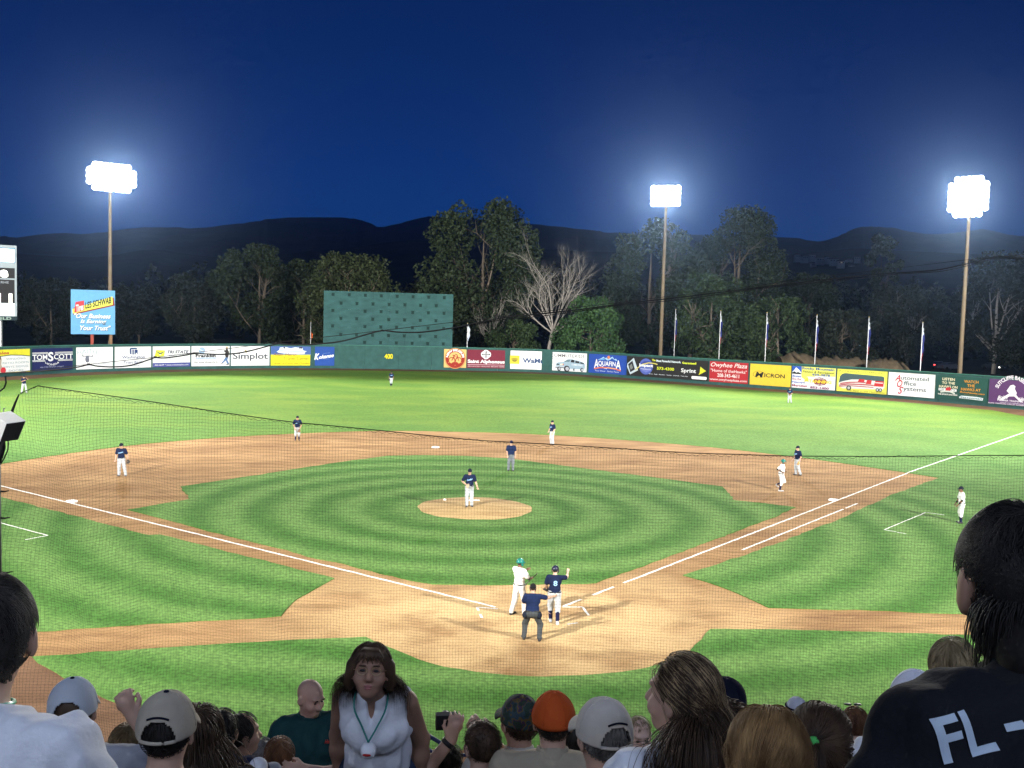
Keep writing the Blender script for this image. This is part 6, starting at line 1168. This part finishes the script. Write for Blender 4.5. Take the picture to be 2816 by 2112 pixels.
o = chest_text(t, P, 'Hawks', cloth('letter_red', (.5, .06, .04), 0.), w=.07, h_=.03, z=.09, slope=0); o.location = (-.09, .02, 0)
# 10 woman in white
P = Pose(elR=(.205, -.05, 1.12), wrR=(.20, .04, .86), elL=(-.205, -.05, 1.12), wrL=(-.20, .04, .86), hy=.12, hp=.30, ht=-.04, girth=.86, shR=(.150, -.015, 1.40), shL=(-.150, -.015, 1.40), head=(0, .03, 1.63), scale=.97).bend(.42)
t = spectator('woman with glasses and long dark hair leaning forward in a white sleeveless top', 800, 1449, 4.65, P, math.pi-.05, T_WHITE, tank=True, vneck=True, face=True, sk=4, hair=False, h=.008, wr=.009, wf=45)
M = rotm(.12, .30, -.04)
def hq(x, y, z): return P['head']+M@V3(x, y, z)
for s_ in (-1, 1):
    part('eye', Field(.002).ball(hq(s_*.031, .087, .004), (.014, .008, .006), M), M_BELT, t, .0035); part('eyebrow', Field(.002).ball(hq(s_*.032, .096, .026), (.019, .005, .004), M), H_BRN, t, .0035)
    MB().tube([hq(s_*.032+.022*math.cos(a), .108-.02*abs(math.cos(a))*.5, .003+.017*math.sin(a)) for a in np.linspace(0, 6.28, 18)], .0016, 5).build('glasses_rim', mat('gold_wire', (.45, .34, .18), .3, metal=.7), t, True); MB().tube([hq(s_*.054, .098, .006), hq(s_*.085, .0, .004)], .0016, 5).build('glasses_arm', MATS['gold_wire'], t, True)
part('lips', Field(.003).ball(hq(0, .096, -.063), (.021, .008, .006), M).ball(hq(0, .094, -.075), (.018, .008, .006), M), mat('lips', (.32, .12, .11), .5), t, .0035)
hbm = Field(.03).ball(hq(0, -.022, .030), (.094, .102, .098), M).cut(hq(0, .055, .03), M@V3(0, 1, -.8))
for s_ in (-1, 1): hbm.cone(hq(s_*.080, -.015, .02), hq(s_*.098, -.02, -.12), .034, .030, .03)
hb = part('hair', hbm, H_BRN, t, .0085); hair_strands(t, P, H_BRN, 1800, .23, .0014, 10, vol=.010, part_gap=1, crown=(0, .25, .95), parent=hb, face_lim=.05, front=.30, push=.35)
for k in range(26):
    x = -.055+.0045*k; MB().tube([hq(x*.5, .075, .105), hq(x*.9, .104, .08), hq(x*1.25, .103, .045+.012*math.sin(k*1.7))], [.005, .004, .0015], 5).build('fringe_lock', H_BRN, hb, True)
lan = [P['neck']+V3(s_*.075, .02, .035) for s_ in (-1, 1)]; bd_ = P['chest']+V3(.0, .185, -.075)
for s_, a in zip((-1, 1), lan): MB().tube(smooth_line([a, P['neck']+V3(s_*.075, .10, -.05), P['chest']+V3(s_*.035, .165, .03), bd_+V3(0, 0, .04)], 5), .0045, 6).build('lanyard', mat('lanyard_green', (.02, .20, .17), .5), t, True)
part('badge', Field(.006).cone(bd_+V3(0, 0, 0), bd_+V3(0, -.006, 0), .038, .038), mat('badge_white', (.75, .76, .78), .4), t, .006); part('badge_mark', Field(.004).ball(bd_+V3(0, .036, -.006), (.022, .006, .007)), T_RED, t, .004)
# 11 sandy hair low left
P = seated(scale=.85); t = spectator('child with tousled sandy hair half hidden by the pale blue shirt', 276, 1612, 4.6, P, 0, T_DARK, hair=H_SANDY); hair_strands(t, P, H_SANDY, 600, .06, .003, 11, curl=.5)
# 12 photographer
P = seated(elL=(-.32, .20, .93), wrL=(-.13, .22, 1.16), elR=(.30, .2, .92), wrR=(.06, .27, 1.14), hy=.35, ht=-.12); t = spectator('man with cropped hair in black tee raising a small camera', 1040, 1607, 5.0, P, .15, T_BLACK, hair=H_BRN, sk=0, ptL=(.25, .1, .9), curl=.9); hair_strands(t, P, H_BRN, 900, .014, .0018, 12, lift=1.01)
co_ = MB().box(P['wrL']+V3(-.02, .06, .07), (.11, .05, .075)); co_ = co_.build('camera_body', mat('camera_black', (.015, .015, .016), .4), t); MB().tube([P['wrL']+V3(-.02, .08, .07), P['wrL']+V3(-.02, .13, .07)], .028, 12).build('lens', mat('camera_black', (.015, .015, .016), .4), co_, True)
dq = (P['wrL']-P['elL'])/np.linalg.norm(P['wrL']-P['elL']); MB().tube([P['wrL']-dq*.035, P['wrL']-dq*.012], .036, 14).build('wrist_watch', M_BELT, t, True)
# 13 small dark curls
P = seated(scale=.8); t = spectator('child with dark curls low beside the man with the camera', 970, 1645, 5.6, P, 0, T_DARK, hair=H_BLACK); hair_strands(t, P, H_BLACK, 400, .05, .003, 13, curl=1.2, lift=1.06)
# 14 camouflage cap
P = seated(hy=.35, ht=.06, shR=(.2, 0, 1.0), shL=(-.2, 0, 1.0)); t = spectator('man in dark camouflage cap and cream shirt left of the orange cap', 1122, 1561, 5.15, P, .1, T_CREAM, collar=True, hair=H_BRN); cap_part(P, t, camo(), sc=1.07, back_open=False); hair_strands(t, P, H_BRN, 500, .06, .003, 14, curl=.5)
# 15 orange cap
P = seated(shR=(.205, 0, 1.0), shL=(-.205, 0, 1.0), girth=1.1); t = spectator('man in plain orange cap and khaki collared shirt', 1195, 1559, 4.75, P, 0, T_KHAKI, collar=True, hair=H_BLACK, sk=0, wr=.007); cap_part(P, t, K_ORG, sc=1.08); hair_strands(t, P, H_BRN, 500, .03, .002, 15)
# 16 head between caps
P = seated(); t = spectator('dark-haired head showing between the orange and grey caps', 1236, 1592, 5.7, P, 0, T_DARK, hair=H_BLACK); hair_strands(t, P, H_BLACK, 300, .04, .003, 16)
# 17 grey cap
P = seated(hy=.25, ht=.03); t = spectator('grey-haired man in washed grey cap, near centre right', 1302, 1592, 3.72, P, .1, T_DARK, hair=H_GREY, sk=0); cap_part(P, t, K_GREY, back_open=True, sc=1.09, mark=K_NAVY); hair_strands(t, P, H_GREY, 700, .045, .0022, 17)
# 18 baby
P = seated(hy=.35, hp=-.1, scale=.62); t = spectator('baby facing the camera with an orange dummy in its mouth', 1380, 1588, 5.4, P, math.pi-.2, cloth('baby_orange', (.55, .18, .04)), hair=H_SANDY, face=True, sk=3, sc=1.25, h=.011); M = rotm(.35, -.1, 0); hair_strands(t, P, H_SANDY, 350, .03, .002, 18, sc=1.25, face_lim=.1, low=.1)
for s_ in (-1, 1): part('eye', Field(.002).ball(P['head']+M@V3(s_*.039, .110, .004), (.018, .010, .010), M), M_BELT, t, .005)
part('dummy', Field(.006).ball(P['head']+M@V3(0, .122, -.085), (.034, .014, .026), M).ball(P['head']+M@V3(0, .14, -.085), (.016, .012, .016), M), mat('dummy_orange', (.75, .30, .02), .35, spec=.5), t, .006)
# 19 woman with long brown hair, profile left
P = seated(hy=.55, hp=.0, ht=.0); t = spectator('woman with long brown hair and a hair clip looking left, in a white tee', 1470, 1503, 3.15, P, .35, T_WHITE, hair=False, face=True, sk=0, h=.0075); hb = hair_base(t, P, H_BRN, .009, long=.30, back=.01, front=.032); hair_strands(t, P, H_LBRN, 1000, .42, .0013, 19, vol=.014, crown=(0, .7, .7), parent=hb, face_lim=.10, sweep=1.0, low=.2, front=.80, ear_clear=True); hair_strands(t, P, H_BRN, 2200, .46, .0013, 29, vol=.014, crown=(0, .6, .8), parent=hb, face_lim=.0, sweep=.7, front=.6, ear_clear=True)
M = rotm(.55, 0, 0); MB().box((0, 0, 0), (.05, .014, .012)).build('hair_clip', mat('clip_metal', (.35, .3, .25), .3, metal=.8), t).location = P['head']+M@V3(-.02, -.118, .005)
# 20 navy cap
P = seated(); t = spectator('head in a plain navy cap just right of the woman with the hair clip', 1567, 1524, 5.2, P, 0, T_DARK, hair=H_BLACK); cap_part(P, t, K_NAVY, sc=1.1)
# 21 strawberry blond child
P = seated(hy=.1, hp=-.05, scale=.9); t = spectator('girl with strawberry blond hair in a low ponytail, nearest at bottom right', 1656, 1634, 2.35, P, 0, T_DARK, hair=H_BLOND, h=.008, sk=3, ears=False); hair_strands(t, P, H_BLOND, 3200, .30, .0013, 21, tie=(-.075, -.095, -.085), crown=(0, .35, .93), lift=1.07, vol=.008); M = rotm(.1, -.05, 0)
part('hair_tie', Field(.004).ball(P['head']+M@V3(-.082, -.11, -.072), (.017, .012, .017), M), cloth('tie_lilac', (.50, .46, .60)), t, .005)
# 22 white cap far down
P = seated(); t = spectator('person far down in a white cap with a navy band', 1720, 1537, 9.6, P, 0, T_WHITE, hair=H_BRN); cp = cap_part(P, t, K_WHITE, sc=1.05); MB().tube([P['head']+V3(.099*math.sin(a), -.01+.119*math.cos(a), .055) for a in np.linspace(0, 6.28, 24)], .009, 6).build('cap_band', K_NAVY, cp, True)
# 23 dark ponytail with green tie
P = seated(hy=-.5, elR=(.30, .10, .80), wrR=(.10, .06, 1.0), elL=(-.3, .1, .8), wrL=(-.0, .10, .98)); t = spectator('woman with dark hair in a ponytail held by a green tie', 1772, 1612, 3.0, P, -.1, T_BLACK, hair=H_BRN, sk=3, ptR=(-.5, .2, .8), ptL=(.6, -.1, .7), h=.008, ears=False); hair_strands(t, P, H_BRN, 2400, .40, .0014, 23, tie=(.02, -.125, .045), crown=(0, .6, .8), lift=1.05, vol=.006); M = rotm(-.5, 0, 0)
part('hair_tie', Field(.004).ball(P['head']+M@V3(.02, -.132, .065), (.016, .016, .014), M), cloth('tie_green', (.08, .45, .10)), t, .004)
# 24 auburn with sunglasses
P = seated(); t = spectator('auburn-haired person with sunglasses pushed up, beside the black jacket', 1846, 1563, 7.4, P, 0, T_DARK, hair=H_AUB, sk=3); hair_strands(t, P, H_AUB, 500, .08, .003, 24); 
for s_ in (-1, 1): part('sunglasses_lens', Field(.003).ball(P['head']+V3(s_*.035, .06, .118), (.03, .022, .006)), M_BELT, t, .005)
# 25 white cap
P = seated(hy=-.2, ht=.05); t = spectator('person in a plain pale lilac-white cap above the black jacket shoulder', 1974, 1522, 4.2, P, 0, T_WHITE, hair=H_BRN); cap_part(P, t, K_WHITE, sc=1.09)
# 26 sandy man
P = seated(hy=-.6); t = spectator('sandy-haired boy beside the big man in black', 2060, 1440, 4.4, P, -.2, T_GREY, hair=H_SANDY, sk=3); hair_strands(t, P, H_SANDY, 1000, .055, .0025, 26, lift=1.05)
# 27 big man in black
P = seated(girth=1.18, shR=(.215, 0, 1.02), shL=(-.215, 0, .945), elR=(.34, .05, .76), elL=(-.33, .05, .70), hy=-.12, ht=.04, neck=(0, .01, 1.06), head=(0, .075, 1.18), scale=1.05).bend(.34); P['hp'] = -.05; t = spectator('big dark-haired man in a black jacket with white letters on its back', 2200, 1258, 1.80, P, .10, T_BLACK, hair=H_BLACK, sleeve=1.6, sk=1, h=.008, wr=.012, wf=34, ears=1.45); hair_strands(t, P, H_BLACK, 5000, .075, .0014, 27, lift=1.06, curl=.8, puff=.13, low=-.9, ear_clear=True)
part('nape_hair', Field(.03).cone(P['head']+V3(0, -.035, -.06), P['neck']+V3(0, -.02, .0), .088, .10), H_BLACK, t, .008, wr=.002, wf=90)
def back_print(root, P, s, m, x0, z0, hgt, rot, lean):
    co, fs = text_mesh(s, .02, 0.); co = (co-co.min(0))/(co[:, 1].max()-co[:, 1].min())*hgt; c_, s_ = math.cos(rot), math.sin(rot); sh = [o for o in root.children if o.name.startswith('shirt')][0]
    from mathutils.bvhtree import BVHTree
    bv = BVHTree.FromPolygons([v.co for v in sh.data.vertices], [p.vertices for p in sh.data.polygons]); nrm = Vector((0, -math.cos(lean), math.sin(lean))); up = Vector((0, math.sin(lean), math.cos(lean))); ch = Vector(P['chest'])
    bm = bmesh.new(); vs = [bm.verts.new((*q, 0)) for q in co]
    for f in fs:
        try: bm.faces.new([vs[i] for i in f])
        except ValueError: pass
    bmesh.ops.triangulate(bm, faces=bm.faces[:])
    for _ in range(4):                         # refine so that the print follows the cloth
        ed = [e for e in bm.edges if e.calc_length() > .012]
        if ed: bmesh.ops.subdivide_edges(bm, edges=ed, cuts=1); bmesh.ops.triangulate(bm, faces=[f for f in bm.faces if len(f.verts) > 3])
    for v in bm.verts:
        x, y = v.co.x*c_-v.co.y*s_+x0, v.co.x*s_+v.co.y*c_+z0; og = ch+Vector((x, 0, 0))+up*y+nrm*.6; hit = bv.ray_cast(og, -nrm); v.co = (hit[0]+nrm*.003) if hit[0] else og-nrm*.45
    me = bpy.data.meshes.new('lettering'); bm.to_mesh(me); bm.free(); me.materials.append(m); return link(bpy.data.objects.new('lettering', me), root)
hair_strands(t, P, H_BLACK, 2600, .105, .0013, 37, lift=1.05, vol=.006, front=-.5, low=-.95, face_lim=-.1, curl=.30, crown=(0, .4, .9), ear_clear=True, push=.8)
MPR = cloth('print_pale', (.42, .50, .58), 0.)
prs = [back_print(t, P, 'FL', MPR, -.240, .042, .064, .24, .34), back_print(t, P, '-', MPR, -.148, .086, .011, .24, .34)]
